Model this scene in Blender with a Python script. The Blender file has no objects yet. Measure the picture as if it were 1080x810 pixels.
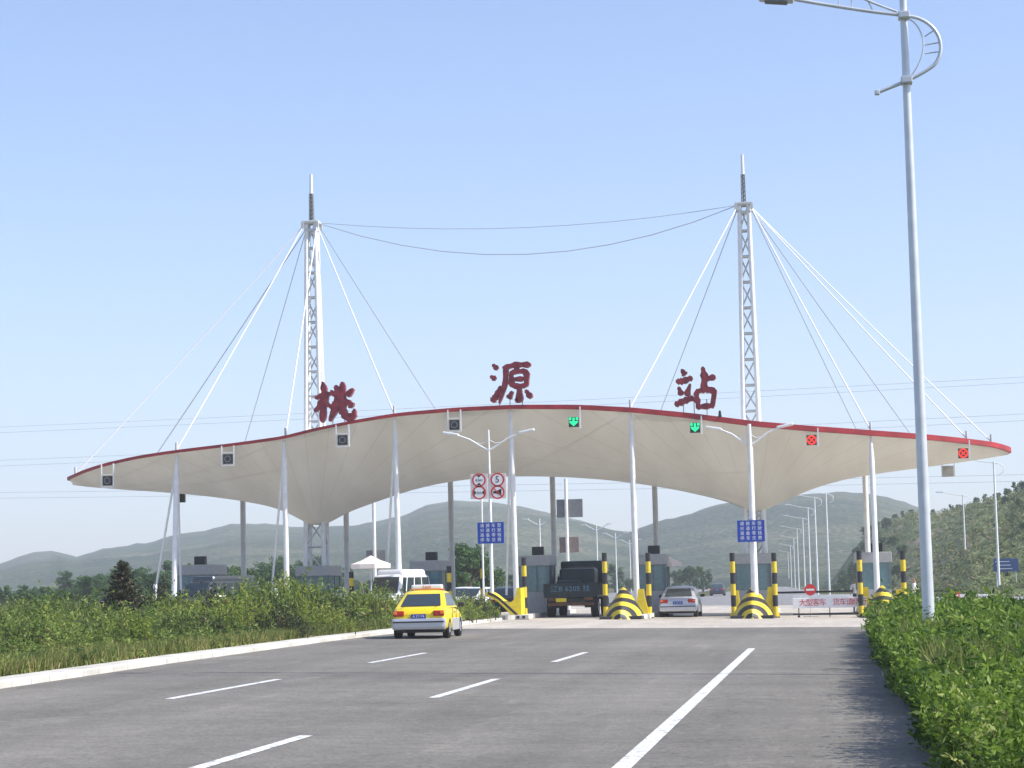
import bpy, bmesh, math, random
import numpy as np
from mathutils import Vector, Matrix
random.seed(7); rng = np.random.default_rng(11)
S = bpy.context.scene; COL = S.collection; PI = math.pi
# ------------------------------------------------------------------ camera
F, CX, CY, ROLL, CZ, K = 2300., 540., 405., 0.024, 1.6, 0.016
def cam_basis():
    d = Vector((870 - CX, CY - 613, -F)).normalized()
    c, s = math.cos(ROLL), math.sin(ROLL)
    lx, ly, lz = d.x * c + d.y * s, -d.x * s + d.y * c, d.z
    p = math.atan2(-ly, -lz); yaw = math.atan2(lx, -lz * math.cos(p) - ly * math.sin(p))
    f = Vector((-math.sin(yaw) * math.cos(p), math.cos(yaw) * math.cos(p), math.sin(p)))
    r0 = Vector((math.cos(yaw), math.sin(yaw), 0)); u0 = r0.cross(f)
    return c * r0 - s * u0, s * r0 + c * u0, f
R_, U_, F_ = cam_basis(); CAM = Vector((0, 0, CZ))
def ray(x, y): return ((x - CX) * R_ + (CY - y) * U_ + F * F_).normalized()
def gz(x): return -K * max(-60., min(25., x))
def gnd(x, y):
    d = ray(x, y); return CAM + d * (-CZ / (d.z + K * d.x))
def at(x, y, Y):
    d = ray(x, y); return CAM + d * (Y / d.y)
def wx(px, Y, py=615): return at(px, py, Y).x
cd = bpy.data.cameras.new('camera'); cam = bpy.data.objects.new('camera', cd); COL.objects.link(cam)
cd.sensor_width = 36; cd.lens = F / 1080 * 36; cd.clip_start = .5; cd.clip_end = 20000
M4 = Matrix((R_, U_, -F_)).transposed().to_4x4(); M4.translation = CAM; cam.matrix_world = M4
S.camera = cam
# ------------------------------------------------------------------ materials
def lin(c): return tuple(((v / 255) / 12.92 if v / 255 < .04045 else ((v / 255 + .055) / 1.055) ** 2.4) for v in c)
def mat(name, col, rough=.6, var=.12, scale=6., metal=0., bump=0., bscale=30., emit=None, spec=.4, alpha=None, trans=0., var2=None):
    m = bpy.data.materials.new(name); m.use_nodes = True; nt = m.node_tree; n = nt.nodes; L = nt.links
    b = n['Principled BSDF']; b.inputs['Roughness'].default_value = rough; b.inputs['Metallic'].default_value = metal
    b.inputs['Specular IOR Level'].default_value = spec
    tc = n.new('ShaderNodeTexCoord'); nz = n.new('ShaderNodeTexNoise'); nz.inputs['Scale'].default_value = scale; nz.inputs['Detail'].default_value = 6
    L.new(tc.outputs['Object'], nz.inputs['Vector'])
    cr = n.new('ShaderNodeValToRGB'); cr.color_ramp.elements[0].position = .3; cr.color_ramp.elements[1].position = .72
    c0 = var2 if var2 else tuple(v * (1 - var) for v in col); c1 = tuple(min(1, v * (1 + var * .6)) for v in col)
    cr.color_ramp.elements[0].color = (*c0, 1); cr.color_ramp.elements[1].color = (*c1, 1)
    L.new(nz.outputs['Fac'], cr.inputs['Fac']); L.new(cr.outputs['Color'], b.inputs['Base Color'])
    if bump:
        n2 = n.new('ShaderNodeTexNoise'); n2.inputs['Scale'].default_value = bscale; n2.inputs['Detail'].default_value = 5
        L.new(tc.outputs['Object'], n2.inputs['Vector'])
        bp = n.new('ShaderNodeBump'); bp.inputs['Strength'].default_value = bump; bp.inputs['Distance'].default_value = .05
        L.new(n2.outputs['Fac'], bp.inputs['Height']); L.new(bp.outputs['Normal'], b.inputs['Normal'])
    if emit:
        b.inputs['Emission Color'].default_value = (*emit[0], 1); b.inputs['Emission Strength'].default_value = emit[1]
    if trans:
        b.inputs['Transmission Weight'].default_value = trans
    return m
M = {}
M['white'] = mat('white_paint', (.78, .79, .78), .4, .1, 3)
M['cable'] = mat('white_cable_sleeve', (.85, .86, .88), .5, .03)
M['steel'] = mat('grey_steel_cable', (.36, .38, .42), .5, .1)
M['galv'] = mat('galvanised_steel', (.62, .65, .67), .38, .1, 4, metal=.25)
M['greycol'] = mat('grey_paint_and_column_shade', (.55, .56, .56), .5, .12, 2)  # grey paint of small steelwork; also the shade coloured onto the rear columns
M['red'] = mat('red_fascia', (.40, .035, .042), .5, .3, 1.5, var2=(.27, .03, .035))
M['charred'] = mat('faded_red_letter', (.25, .028, .042), .45, .4, 4, var2=(.12, .018, .025))
M['yellow'] = mat('yellow_paint', (.80, .60, .03), .5, .15, 4)
M['black'] = mat('black_paint', (.02, .02, .022), .5, .2)
M['dark'] = mat('dark_plastic', (.035, .037, .04), .5, .2)
M['rubber'] = mat('tyre_rubber', (.025, .025, .025), .85, .1)
M['glass'] = mat('tinted_car_glass', (.03, .045, .05), .06, .1, spec=.8)
M['boothglass'] = mat('booth_window_glass', (.12, .22, .24), .1, .2, spec=.8)
M['booth'] = mat('booth_grey_panel', (.36, .365, .36), .5, .1)
M['boothdark'] = mat('booth_dark_panel', (.14, .17, .19), .5, .2)
M['taxi'] = mat('taxi_yellow_paint', (.80, .62, .015), .25, .04, spec=.6)
M['silver'] = mat('silver_car_paint', (.56, .57, .60), .28, .04, metal=.4, spec=.6)
M['vanwhite'] = mat('white_car_paint', (.80, .81, .82), .3, .03, spec=.6)
M['navy'] = mat('dark_blue_green_truck_paint', (.012, .026, .032), .4, .3, 3)
M['truckblue'] = mat('light_blue_lettering', (.10, .22, .30), .6, .3, 5)
M['rust'] = mat('rusty_brown', (.16, .08, .04), .8, .4, 4)
M['darkcar'] = mat('dark_grey_car_paint', (.05, .06, .07), .25, .1, spec=.6)
M['redlamp'] = mat('red_tail_lens', (.45, .03, .02), .2, .1)
M['orange'] = mat('orange_lens', (.85, .22, .03), .25, .1)
M['blue'] = mat('blue_sign_sheet', (.02, .075, .42), .4, .1)
M['dullblue'] = mat('dull_blue_sign_sheet', (.03, .075, .22), .5, .15)
M['signwhite'] = mat('white_sign_sheet', (.80, .80, .80), .45, .05)
M['signpink'] = mat('weathered_white_sign_sheet', (.72, .63, .60), .55, .1)
M['signred'] = mat('red_sign_sheet', (.62, .04, .04), .45, .1)
M['greyback'] = mat('grey_sign_back', (.20, .21, .22), .6, .15)
M['brownback'] = mat('brownish_sign_back', (.22, .18, .17), .6, .15)
M['plateblue'] = mat('blue_number_plate', (.02, .05, .30), .4, .05)
M['parasol'] = mat('pale_pink_parasol_cloth', (.88, .78, .70), .8, .08, 2)
M['skin'] = mat('skin', (.42, .25, .17), .6, .05)
M['shirtwhite'] = mat('white_shirt', (.78, .79, .82), .8, .05)
M['shirtdark'] = mat('dark_shirt', (.05, .06, .09), .8, .1)
M['trouser'] = mat('dark_trousers', (.04, .045, .06), .8, .1)
M['hair'] = mat('black_hair', (.015, .013, .012), .7, .1)
M['green_on'] = mat('green_signal_led', (.02, .5, .2), .4, .02, emit=((.02, .9, .35), .55))
M['red_on'] = mat('red_signal_led', (.7, .04, .03), .4, .02, emit=((1., .06, .04), .45))
M['curb'] = mat('whitewashed_kerb_concrete', (.66, .64, .59), .85, .18, 1.3, bump=.3, bscale=12)
def add_joints(m):
    nt = m.node_tree; n = nt.nodes; L = nt.links; b = n['Principled BSDF']; src = b.inputs['Base Color'].links[0].from_socket
    tc = n.new('ShaderNodeTexCoord'); sp = n.new('ShaderNodeSeparateXYZ'); L.new(tc.outputs['Object'], sp.inputs[0]); fr = n.new('ShaderNodeMath'); fr.operation = 'FRACT'; L.new(sp.outputs['Y'], fr.inputs[0])
    cr = n.new('ShaderNodeValToRGB'); e = cr.color_ramp.elements; e[0].color = (.35, .33, .3, 1); e[1].position = .035; e[1].color = (1, 1, 1, 1); L.new(fr.outputs[0], cr.inputs['Fac'])
    wn_ = n.new('ShaderNodeTexWhiteNoise'); wn_.noise_dimensions = '1D'; fl = n.new('ShaderNodeMath'); fl.operation = 'FLOOR'; L.new(sp.outputs['Y'], fl.inputs[0]); L.new(fl.outputs[0], wn_.inputs['W'])
    c3 = n.new('ShaderNodeValToRGB'); c3.color_ramp.elements[0].color = (.80, .79, .76, 1); c3.color_ramp.elements[1].color = (1, 1, 1, 1); L.new(wn_.outputs['Value'], c3.inputs['Fac'])
    for o in (cr.outputs['Color'], c3.outputs['Color']):
        x = n.new('ShaderNodeMix'); x.data_type = 'RGBA'; x.blend_type = 'MULTIPLY'; x.inputs['Factor'].default_value = 1; L.new(src, x.inputs['A']); L.new(o, x.inputs['B']); src = x.outputs['Result']
    L.new(src, b.inputs['Base Color'])
add_joints(M['curb'])
M['bark'] = mat('bark', (.10, .075, .05), .9, .3, 8, bump=.6)

def stripes_mat(name, freq, nose=False):
    m = bpy.data.materials.new(name); m.use_nodes = True; nt = m.node_tree; n = nt.nodes; L = nt.links
    b = n['Principled BSDF']; b.inputs['Roughness'].default_value = .5
    tc = n.new('ShaderNodeTexCoord'); sp = n.new('ShaderNodeSeparateXYZ'); L.new(tc.outputs['Object'], sp.inputs[0])
    if nose:
        # concentric arches round the foot of the prow
        mp = n.new('ShaderNodeMapping'); mp.inputs['Scale'].default_value = (1.05, .25, 1.25); L.new(tc.outputs['Object'], mp.inputs[0])
        vl = n.new('ShaderNodeVectorMath'); vl.operation = 'LENGTH'; L.new(mp.outputs[0], vl.inputs[0]); src = vl.outputs['Value']
    else: src = sp.outputs['Z']
    mu = n.new('ShaderNodeMath'); mu.operation = 'MULTIPLY'; mu.inputs[1].default_value = freq; L.new(src, mu.inputs[0])
    fr = n.new('ShaderNodeMath'); fr.operation = 'FRACT'; ph = n.new('ShaderNodeMath'); ph.operation = 'ADD'; ph.inputs[1].default_value = .32 if nose else 0; L.new(mu.outputs[0], ph.inputs[0]); L.new(ph.outputs[0], fr.inputs[0])
    gt = n.new('ShaderNodeMath'); gt.operation = 'GREATER_THAN'; gt.inputs[1].default_value = .5; L.new(fr.outputs[0], gt.inputs[0])
    nz = n.new('ShaderNodeTexNoise'); nz.inputs['Scale'].default_value = 5; L.new(tc.outputs['Object'], nz.inputs['Vector'])
    mx = n.new('ShaderNodeMix'); mx.data_type = 'RGBA'; L.new(gt.outputs[0], mx.inputs['Factor'])
    mx.inputs['A'].default_value = (.80, .60, .03, 1); mx.inputs['B'].default_value = (.02, .02, .025, 1)
    m2 = n.new('ShaderNodeMix'); m2.data_type = 'RGBA'; m2.blend_type = 'MULTIPLY'; m2.inputs['Factor'].default_value = .35
    L.new(mx.outputs['Result'], m2.inputs['A']); L.new(nz.outputs['Color'], m2.inputs['B']); L.new(m2.outputs['Result'], b.inputs['Base Color'])
    return m
M['stripe'] = stripes_mat('black_yellow_post_bands', 1.05)
M['nosestripe'] = stripes_mat('black_yellow_prow_arches', 2.2, True)

def asphalt(name, base, streak, patch):
    m = bpy.data.materials.new(name); m.use_nodes = True; nt = m.node_tree; n = nt.nodes; L = nt.links
    b = n['Principled BSDF']; b.inputs['Roughness'].default_value = .85; b.inputs['Specular IOR Level'].default_value = .3
    tc = n.new('ShaderNodeTexCoord')
    def nz(scale, sc=(1, 1, 1), det=6):
        mp = n.new('ShaderNodeMapping'); mp.inputs['Scale'].default_value = sc; L.new(tc.outputs['Object'], mp.inputs[0])
        t = n.new('ShaderNodeTexNoise'); t.inputs['Scale'].default_value = scale; t.inputs['Detail'].default_value = det; L.new(mp.outputs[0], t.inputs['Vector']); return t
    def mul(a, fac, lo, hi, p0=.3, p1=.7):
        cr = n.new('ShaderNodeValToRGB'); cr.color_ramp.elements[0].position = p0; cr.color_ramp.elements[1].position = p1
        cr.color_ramp.elements[0].color = (lo, lo, lo, 1); cr.color_ramp.elements[1].color = (hi, hi, hi, 1)
        L.new(fac, cr.inputs['Fac'])
        x = n.new('ShaderNodeMix'); x.data_type = 'RGBA'; x.blend_type = 'MULTIPLY'; x.inputs['Factor'].default_value = 1
        if isinstance(a, tuple): x.inputs['A'].default_value = (*a, 1)
        else: L.new(a, x.inputs['A'])
        L.new(cr.outputs['Color'], x.inputs['B']); return x.outputs['Result']
    c = mul(base, nz(.12).outputs['Fac'], 1 - patch, 1 + patch)
    c = mul(c, nz(.9, (1, .06, 1)).outputs['Fac'], 1 - streak, 1 + streak * .7)      # wheel tracks run along the road
    c = mul(c, nz(.35, (1, 2.5, 1)).outputs['Fac'], 1 - patch * .7, 1 + patch * .5)
    c = mul(c, nz(5., det=8).outputs['Fac'], .86, 1.12)
    c = mul(c, nz(2.2, (1, .12, 1), 7).outputs['Fac'], 1., 1.22, .60, .74)      # scuffed pale streaks
    c = mul(c, nz(22., det=8).outputs['Fac'], .70, 1.24)
    c = mul(c, nz(90., det=3).outputs['Fac'], .7, 1.25)
    vo = n.new('ShaderNodeTexVoronoi'); vo.feature = 'DISTANCE_TO_EDGE'; vo.inputs['Scale'].default_value = .09
    mp = n.new('ShaderNodeMapping'); L.new(tc.outputs['Object'], mp.inputs[0])
    wz = nz(.8); ad = n.new('ShaderNodeVectorMath'); ad.operation = 'MULTIPLY_ADD'; L.new(wz.outputs['Color'], ad.inputs[0]); ad.inputs[1].default_value = (4, 4, 4); L.new(mp.outputs[0], ad.inputs[2]); L.new(ad.outputs[0], vo.inputs['Vector'])
    c = mul(c, vo.outputs['Distance'], .72, 1., .0, .006)
    L.new(c, b.inputs['Base Color'])
    bp = n.new('ShaderNodeBump'); bp.inputs['Strength'].default_value = .35; bp.inputs['Distance'].default_value = .01
    L.new(nz(60.).outputs['Fac'], bp.inputs['Height']); L.new(bp.outputs['Normal'], b.inputs['Normal'])
    return m
M['asphalt'] = asphalt('worn_asphalt', (.196, .182, .155), .16, .16)
M['apron'] = asphalt('pale_concrete', (.50, .45, .38), .12, .12)
M['farroad'] = asphalt('pale_worn_road', (.24, .235, .23), .1, .1)
def paint():
    m = bpy.data.materials.new('road_marking_paint'); m.use_nodes = True; nt = m.node_tree; n = nt.nodes; L = nt.links
    b = n['Principled BSDF']; b.inputs['Roughness'].default_value = .7
    tc = n.new('ShaderNodeTexCoord'); t = n.new('ShaderNodeTexNoise'); t.inputs['Scale'].default_value = 14; t.inputs['Detail'].default_value = 8; L.new(tc.outputs['Object'], t.inputs['Vector'])
    cr = n.new('ShaderNodeValToRGB'); cr.color_ramp.elements[0].position = .36; cr.color_ramp.elements[1].position = .52
    cr.color_ramp.elements[0].color = (.3, .3, .3, 1); cr.color_ramp.elements[1].color = (.74, .74, .72, 1)
    L.new(t.outputs['Fac'], cr.inputs['Fac']); L.new(cr.outputs['Color'], b.inputs['Base Color']); return m
M['paint'] = paint()
def leafmat(name, c0, c1, c2=None, transl=.35, nscale=.8):
    m = bpy.data.materials.new(name); m.use_nodes = True; nt = m.node_tree; n = nt.nodes; L = nt.links
    n.remove(n['Principled BSDF']); out = n['Material Output']
    at_ = n.new('ShaderNodeAttribute'); at_.attribute_name = 'tint'
    cr = n.new('ShaderNodeValToRGB'); e = cr.color_ramp.elements; e[0].position = .0; e[1].position = .85
    e[0].color = (*c0, 1); e[1].color = (*c1, 1)
    if c2: k = e.new(.97); k.color = (*c2, 1)
    tc = n.new('ShaderNodeTexCoord'); t = n.new('ShaderNodeTexNoise'); t.inputs['Scale'].default_value = nscale; t.inputs['Detail'].default_value = 3; L.new(tc.outputs['Object'], t.inputs['Vector'])
    ma = n.new('ShaderNodeMath'); ma.operation = 'MULTIPLY_ADD'; ma.inputs[1].default_value = .9; ma.inputs[2].default_value = -.45; L.new(t.outputs['Fac'], ma.inputs[0])
    ad = n.new('ShaderNodeMath'); ad.operation = 'ADD'; L.new(ma.outputs[0], ad.inputs[0]); L.new(at_.outputs['Fac'], ad.inputs[1])
    L.new(ad.outputs[0], cr.inputs['Fac'])
    d = n.new('ShaderNodeBsdfPrincipled'); d.inputs['Roughness'].default_value = .5; d.inputs['Specular IOR Level'].default_value = .25
    tr = n.new('ShaderNodeBsdfTranslucent'); mx = n.new('ShaderNodeMixShader'); mx.inputs[0].default_value = transl
    L.new(cr.outputs['Color'], d.inputs['Base Color']); L.new(cr.outputs['Color'], tr.inputs['Color'])
    L.new(d.outputs[0], mx.inputs[1]); L.new(tr.outputs[0], mx.inputs[2]); L.new(mx.outputs[0], out.inputs['Surface']); return m
M['hedge'] = leafmat('hedge_leaf', (.045, .10, .015), (.25, .37, .05), (.46, .50, .16), .45, .8)
M['weed'] = leafmat('weed_leaf', (.08, .13, .03), (.33, .41, .10), (.42, .34, .15), .45, .35)
M['bush'] = leafmat('bush_leaf', (.06, .10, .025), (.27, .36, .08), (.26, .16, .09), .4, .7)
M['brightbush'] = leafmat('bright_bush_leaf', (.09, .15, .025), (.42, .48, .09), (.45, .40, .12), .45, .8)
M['darkbush'] = leafmat('dark_bush_leaf', (.02, .04, .015), (.09, .11, .035), (.20, .11, .07), .25, .8)
M['treeleaf'] = leafmat('tree_leaf', (.035, .085, .03), (.11, .20, .06), None, .3, .4)
M['conifer'] = leafmat('conifer_needle', (.03, .045, .025), (.09, .09, .045), (.14, .08, .06), .15, 1.5)
M['drygrass'] = leafmat('dry_grass', (.08, .12, .025), (.26, .27, .08), (.42, .34, .15), .4, .4)
M['scrub'] = leafmat('scrub_leaf', (.11, .14, .05), (.22, .25, .10), (.28, .24, .14), .35, .03)

def membrane_mat():
    m = bpy.data.materials.new('cream_membrane_fabric'); m.use_nodes = True; nt = m.node_tree; n = nt.nodes; L = nt.links
    n.remove(n['Principled BSDF']); out = n['Material Output']
    uv = n.new('ShaderNodeUVMap'); uv.uv_map = 'UVMap'; sp = n.new('ShaderNodeSeparateXYZ'); L.new(uv.outputs[0], sp.inputs[0])
    mu = n.new('ShaderNodeMath'); mu.operation = 'MULTIPLY'; mu.inputs[1].default_value = 40; L.new(sp.outputs['X'], mu.inputs[0])
    fr = n.new('ShaderNodeMath'); fr.operation = 'FRACT'; L.new(mu.outputs[0], fr.inputs[0])
    cr = n.new('ShaderNodeValToRGB'); e = cr.color_ramp.elements; e[0].position = 0; e[0].color = (.90, .89, .86, 1); e[1].position = .09; e[1].color = (1, 1, 1, 1)
    L.new(fr.outputs[0], cr.inputs['Fac'])
    tc = n.new('ShaderNodeTexCoord'); mp = n.new('ShaderNodeMapping'); mp.inputs['Scale'].default_value = (1, .25, .6); L.new(tc.outputs['Object'], mp.inputs[0])
    t = n.new('ShaderNodeTexNoise'); t.inputs['Scale'].default_value = .6; t.inputs['Detail'].default_value = 7; L.new(mp.outputs[0], t.inputs['Vector'])
    c2 = n.new('ShaderNodeValToRGB'); c2.color_ramp.elements[0].position = .3; c2.color_ramp.elements[1].position = .7
    c2.color_ramp.elements[0].color = (.65, .615, .53, 1); c2.color_ramp.elements[1].color = (.76, .73, .645, 1); L.new(t.outputs['Fac'], c2.inputs['Fac'])
    mx = n.new('ShaderNodeMix'); mx.data_type = 'RGBA'; mx.blend_type = 'MULTIPLY'; mx.inputs['Factor'].default_value = 1
    L.new(c2.outputs[0], mx.inputs['A']); L.new(cr.outputs[0], mx.inputs['B'])
    d = n.new('ShaderNodeBsdfDiffuse'); tr = n.new('ShaderNodeBsdfTranslucent'); ms = n.new('ShaderNodeMixShader'); ms.inputs[0].default_value = .10
    L.new(mx.outputs['Result'], d.inputs['Color']); L.new(mx.outputs['Result'], tr.inputs['Color'])
    L.new(d.outputs[0], ms.inputs[1]); L.new(tr.outputs[0], ms.inputs[2]); L.new(ms.outputs[0], out.inputs['Surface']); return m
M['membrane'] = membrane_mat()
def hillmat(name, cols, s1, s2, bumpd):
    m = bpy.data.materials.new(name); m.use_nodes = True; nt = m.node_tree; n = nt.nodes; L = nt.links
    b = n['Principled BSDF']; b.inputs['Roughness'].default_value = .95; b.inputs['Specular IOR Level'].default_value = .1
    tc = n.new('ShaderNodeTexCoord')
    t = n.new('ShaderNodeTexNoise'); t.inputs['Scale'].default_value = s1; t.inputs['Detail'].default_value = 9; t.inputs['Roughness'].default_value = .65; L.new(tc.outputs['Object'], t.inputs['Vector'])
    cr = n.new('ShaderNodeValToRGB'); e = cr.color_ramp.elements; e[0].position = .36; e[0].color = (*cols[0], 1); e[1].position = .66; e[1].color = (*cols[2], 1); k = e.new(.5); k.color = (*cols[1], 1)
    L.new(t.outputs['Fac'], cr.inputs['Fac'])
    v = n.new('ShaderNodeTexVoronoi'); v.inputs['Scale'].default_value = s2; L.new(tc.outputs['Object'], v.inputs['Vector'])
    c2 = n.new('ShaderNodeValToRGB'); c2.color_ramp.elements[0].position = .15; c2.color_ramp.elements[0].color = (.42, .50, .38, 1); c2.color_ramp.elements[1].position = .5; c2.color_ramp.elements[1].color = (1, 1, 1, 1); L.new(v.outputs['Distance'], c2.inputs['Fac'])
    mx = n.new('ShaderNodeMix'); mx.data_type = 'RGBA'; mx.blend_type = 'MULTIPLY'; mx.inputs['Factor'].default_value = 1; L.new(cr.outputs[0], mx.inputs['A']); L.new(c2.outputs[0], mx.inputs['B'])
    L.new(mx.outputs['Result'], b.inputs['Base Color'])
    bp = n.new('ShaderNodeBump'); bp.inputs['Strength'].default_value = .8; bp.inputs['Distance'].default_value = bumpd; bp.invert = True; L.new(v.outputs['Distance'], bp.inputs['Height']); L.new(bp.outputs[0], b.inputs['Normal'])
    return m
M['hill'] = hillmat('scrubby_hillside', ((.022, .040, .016), (.050, .070, .030), (.13, .125, .07)), .012, .28, 2.5)
M['nearhill'] = hillmat('near_scrubby_slope', ((.08, .12, .04), (.18, .21, .08), (.32, .27, .17)), .05, .9, .6)
M['soil'] = hillmat('weedy_soil', ((.05, .07, .025), (.09, .10, .04), (.17, .15, .08)), .3, 2., .1)
# ------------------------------------------------------------------ mesh helpers
class MB:
    def __init__(s): s.v = []; s.f = []; s.mi = []; s.sm = []
    def add(s, vs, fs, mi=0, smooth=False):
        o = len(s.v); s.v += [tuple(v) for v in vs]; s.f += [tuple(i + o for i in f) for f in fs]; s.mi += [mi] * len(fs); s.sm += [smooth] * len(fs); return s
    def box(s, c, d, rz=0, mi=0, taper=1., bev=.0):
        x, y, z = d[0] / 2, d[1] / 2, d[2] / 2
        b = bmesh.new(); bmesh.ops.create_cube(b, size=1)
        for v in b.verts:
            k = taper if v.co.z > 0 else 1.
            v.co = Vector((v.co.x * d[0] * k, v.co.y * d[1] * k, v.co.z * d[2]))
        if bev: bmesh.ops.bevel(b, geom=b.edges[:], offset=min(bev, min(d) * .45), segments=2, affect='EDGES', profile=.6)
        m = Matrix.Rotation(rz, 3, 'Z'); vs = [m @ v.co + Vector(c) for v in b.verts]; b.verts.index_update()
        fs = [[v.index for v in f.verts] for f in b.faces]; b.free(); return s.add(vs, fs, mi)
    def tube(s, pts, r, n=8, mi=0, caps=True, smooth=True):
        pts = [Vector(p) for p in pts]; N = len(pts); r = r if isinstance(r, (list, tuple)) else [r] * N
        rings = []; t0 = (pts[1] - pts[0]).normalized(); a = Vector((0, 0, 1)) if abs(t0.z) < .9 else Vector((1, 0, 0)); u = t0.cross(a).normalized()
        for i, p in enumerate(pts):
            t = (pts[min(i + 1, N - 1)] - pts[max(i - 1, 0)]).normalized(); u = (u - t * u.dot(t)).normalized(); w = t.cross(u)
            rings.append([p + (u * math.cos(2 * PI * k / n) + w * math.sin(2 * PI * k / n)) * r[i] for k in range(n)])
        vs = [v for q in rings for v in q]; fs = []
        for i in range(N - 1):
            for k in range(n): fs.append((i * n + k, i * n + (k + 1) % n, (i + 1) * n + (k + 1) % n, (i + 1) * n + k))
        s.add(vs, fs, mi, smooth)
        if caps: s.add(rings[0][::-1], [tuple(range(n))], mi); s.add(rings[-1], [tuple(range(n))], mi)
        return s
    def prism(s, poly, y0, y1, mi=0):   # polygon in XZ extruded along Y
        n = len(poly); vs = [(x, y0, z) for x, z in poly] + [(x, y1, z) for x, z in poly]
        return s.add(vs, [tuple(range(n)), tuple(range(2 * n - 1, n - 1, -1))] + [(i, i + n, (i + 1) % n + n, (i + 1) % n) for i in range(n)], mi)
    def disc(s, c, r, y0, y1, n=24, mi=0): return s.prism([(c[0] + r * math.cos(2 * PI * k / n), c[1] + r * math.sin(2 * PI * k / n)) for k in range(n)], y0, y1, mi)
    def ring(s, c, r0, r1, y, n=24, mi=0):
        vs = [(c[0] + r * math.cos(2 * PI * k / n), y, c[1] + r * math.sin(2 * PI * k / n)) for r in (r0, r1) for k in range(n)]
        return s.add(vs, [(k, (k + 1) % n, (k + 1) % n + n, k + n) for k in range(n)], mi)
    def quad(s, a, b, c, d, mi=0): return s.add([a, b, c, d], [(0, 1, 2, 3)], mi)
    def build(s, name, mats, parent=None, loc=None, rz=0, fix=True):
        me = bpy.data.meshes.new(name); me.from_pydata([tuple(v) for v in s.v], [], s.f)
        if not isinstance(mats, (list, tuple)): mats = [mats]
        for m in mats: me.materials.append(M[m] if isinstance(m, str) else m)
        me.polygons.foreach_set('material_index', s.mi); me.polygons.foreach_set('use_smooth', s.sm); me.update()
        if fix:
            b = bmesh.new(); b.from_mesh(me); bmesh.ops.recalc_face_normals(b, faces=b.faces[:]); b.to_mesh(me); b.free()
        o = bpy.data.objects.new(name, me); COL.objects.link(o)
        if parent: o.parent = parent
        if loc is not None: o.location = loc
        o.rotation_euler.z = rz; return o
def tag(o, label=None, cat=None, group=None, kind=None):
    for k, v in (('label', label), ('category', cat), ('group', group), ('kind', kind)):
        if v: o[k] = v
    return o
def empty(name, loc, label=None, cat=None, group=None, rz=0, sc=1):
    o = bpy.data.objects.new(name, None); COL.objects.link(o); o.location = loc; o.rotation_euler.z = rz; o.scale = (sc,) * 3
    o.empty_display_size = .3; return tag(o, label, cat, group)
def copy_tree(o, parent=None):
    c = o.copy(); COL.objects.link(c)
    if parent: c.parent = parent
    for ch in [x for x in bpy.data.objects if x.parent == o]: copy_tree(ch, c)
    return c
def dup(o, loc, rz=None, label=None, group=None, sc=None):
    c = copy_tree(o); c.location = loc
    if rz is not None: c.rotation_euler.z = rz
    if sc is not None: c.scale = sc if isinstance(sc, (tuple, list)) else (sc,) * 3
    tag(c, label, None, group); return c
def lerp(a, b, t): return a + (b - a) * t
def text_mesh(body, size, depth=.004):
    cu = bpy.data.curves.new('t', 'FONT'); cu.body = body; cu.size = size; cu.align_x = 'CENTER'; cu.align_y = 'CENTER'; cu.extrude = depth; cu.resolution_u = 2; cu.space_line = 1.0
    o = bpy.data.objects.new('t', cu); COL.objects.link(o); bpy.context.view_layer.update()
    me = bpy.data.meshes.new_from_object(o.evaluated_get(bpy.context.evaluated_depsgraph_get())); bpy.data.objects.remove(o); bpy.data.curves.remove(cu)
    me.transform(Matrix.Rotation(PI / 2, 4, 'X')); return me
def text_part(name, body, size, m, parent, loc, bold=0., sx=1., rz=0):
    me = text_mesh(body, size); me.transform(Matrix.Diagonal((sx, 1, 1, 1)))
    me.materials.clear(); me.materials.append(M[m]); o = bpy.data.objects.new(name, me); COL.objects.link(o); o.parent = parent; o.location = loc; o.rotation_euler.z = rz; return o
def quads_obj(name, P, A, B, tint, m, parent=None, loc=(0, 0, 0), shape='leaf'):
    """n leaves: centre P, half length A, half width B (n,3 each)"""
    n = len(P); V = np.empty((n, 4, 3), np.float32)
    V[:, 0] = P - A; V[:, 1] = P + B; V[:, 2] = P + A; V[:, 3] = P - B
    me = bpy.data.meshes.new(name); me.vertices.add(n * 4); me.vertices.foreach_set('co', V.ravel())
    me.loops.add(n * 4); me.loops.foreach_set('vertex_index', np.arange(n * 4, dtype=np.int32))
    me.polygons.add(n); me.polygons.foreach_set('loop_start', np.arange(0, n * 4, 4, dtype=np.int32)); me.polygons.foreach_set('loop_total', np.full(n, 4, np.int32))
    a = me.attributes.new('tint', 'FLOAT', 'FACE'); a.data.foreach_set('value', tint.astype(np.float32)); me.update(); me.validate()
    me.materials.append(M[m]); o = bpy.data.objects.new(name, me); COL.objects.link(o); o.location = loc
    if parent: o.parent = parent
    return o
def rand_unit(n):
    v = rng.normal(size=(n, 3)); return v / np.linalg.norm(v, axis=1, keepdims=True)
def leaves(P, size, elong=2., up=.5, axis=None):
    """random leaf half vectors; up pushes the blade normal to the sky"""
    n = len(P); N = rand_unit(n) + np.array([0, 0, up]); N /= np.linalg.norm(N, axis=1, keepdims=True)
    T = rand_unit(n) if axis is None else axis + .6 * rand_unit(n)
    T -= N * np.sum(T * N, 1, keepdims=True); T /= np.linalg.norm(T, axis=1, keepdims=True) + 1e-9
    Bv = np.cross(N, T); s = (size * rng.uniform(.6, 1.35, n))[:, None]
    return T * s, Bv * s / elong
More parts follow.
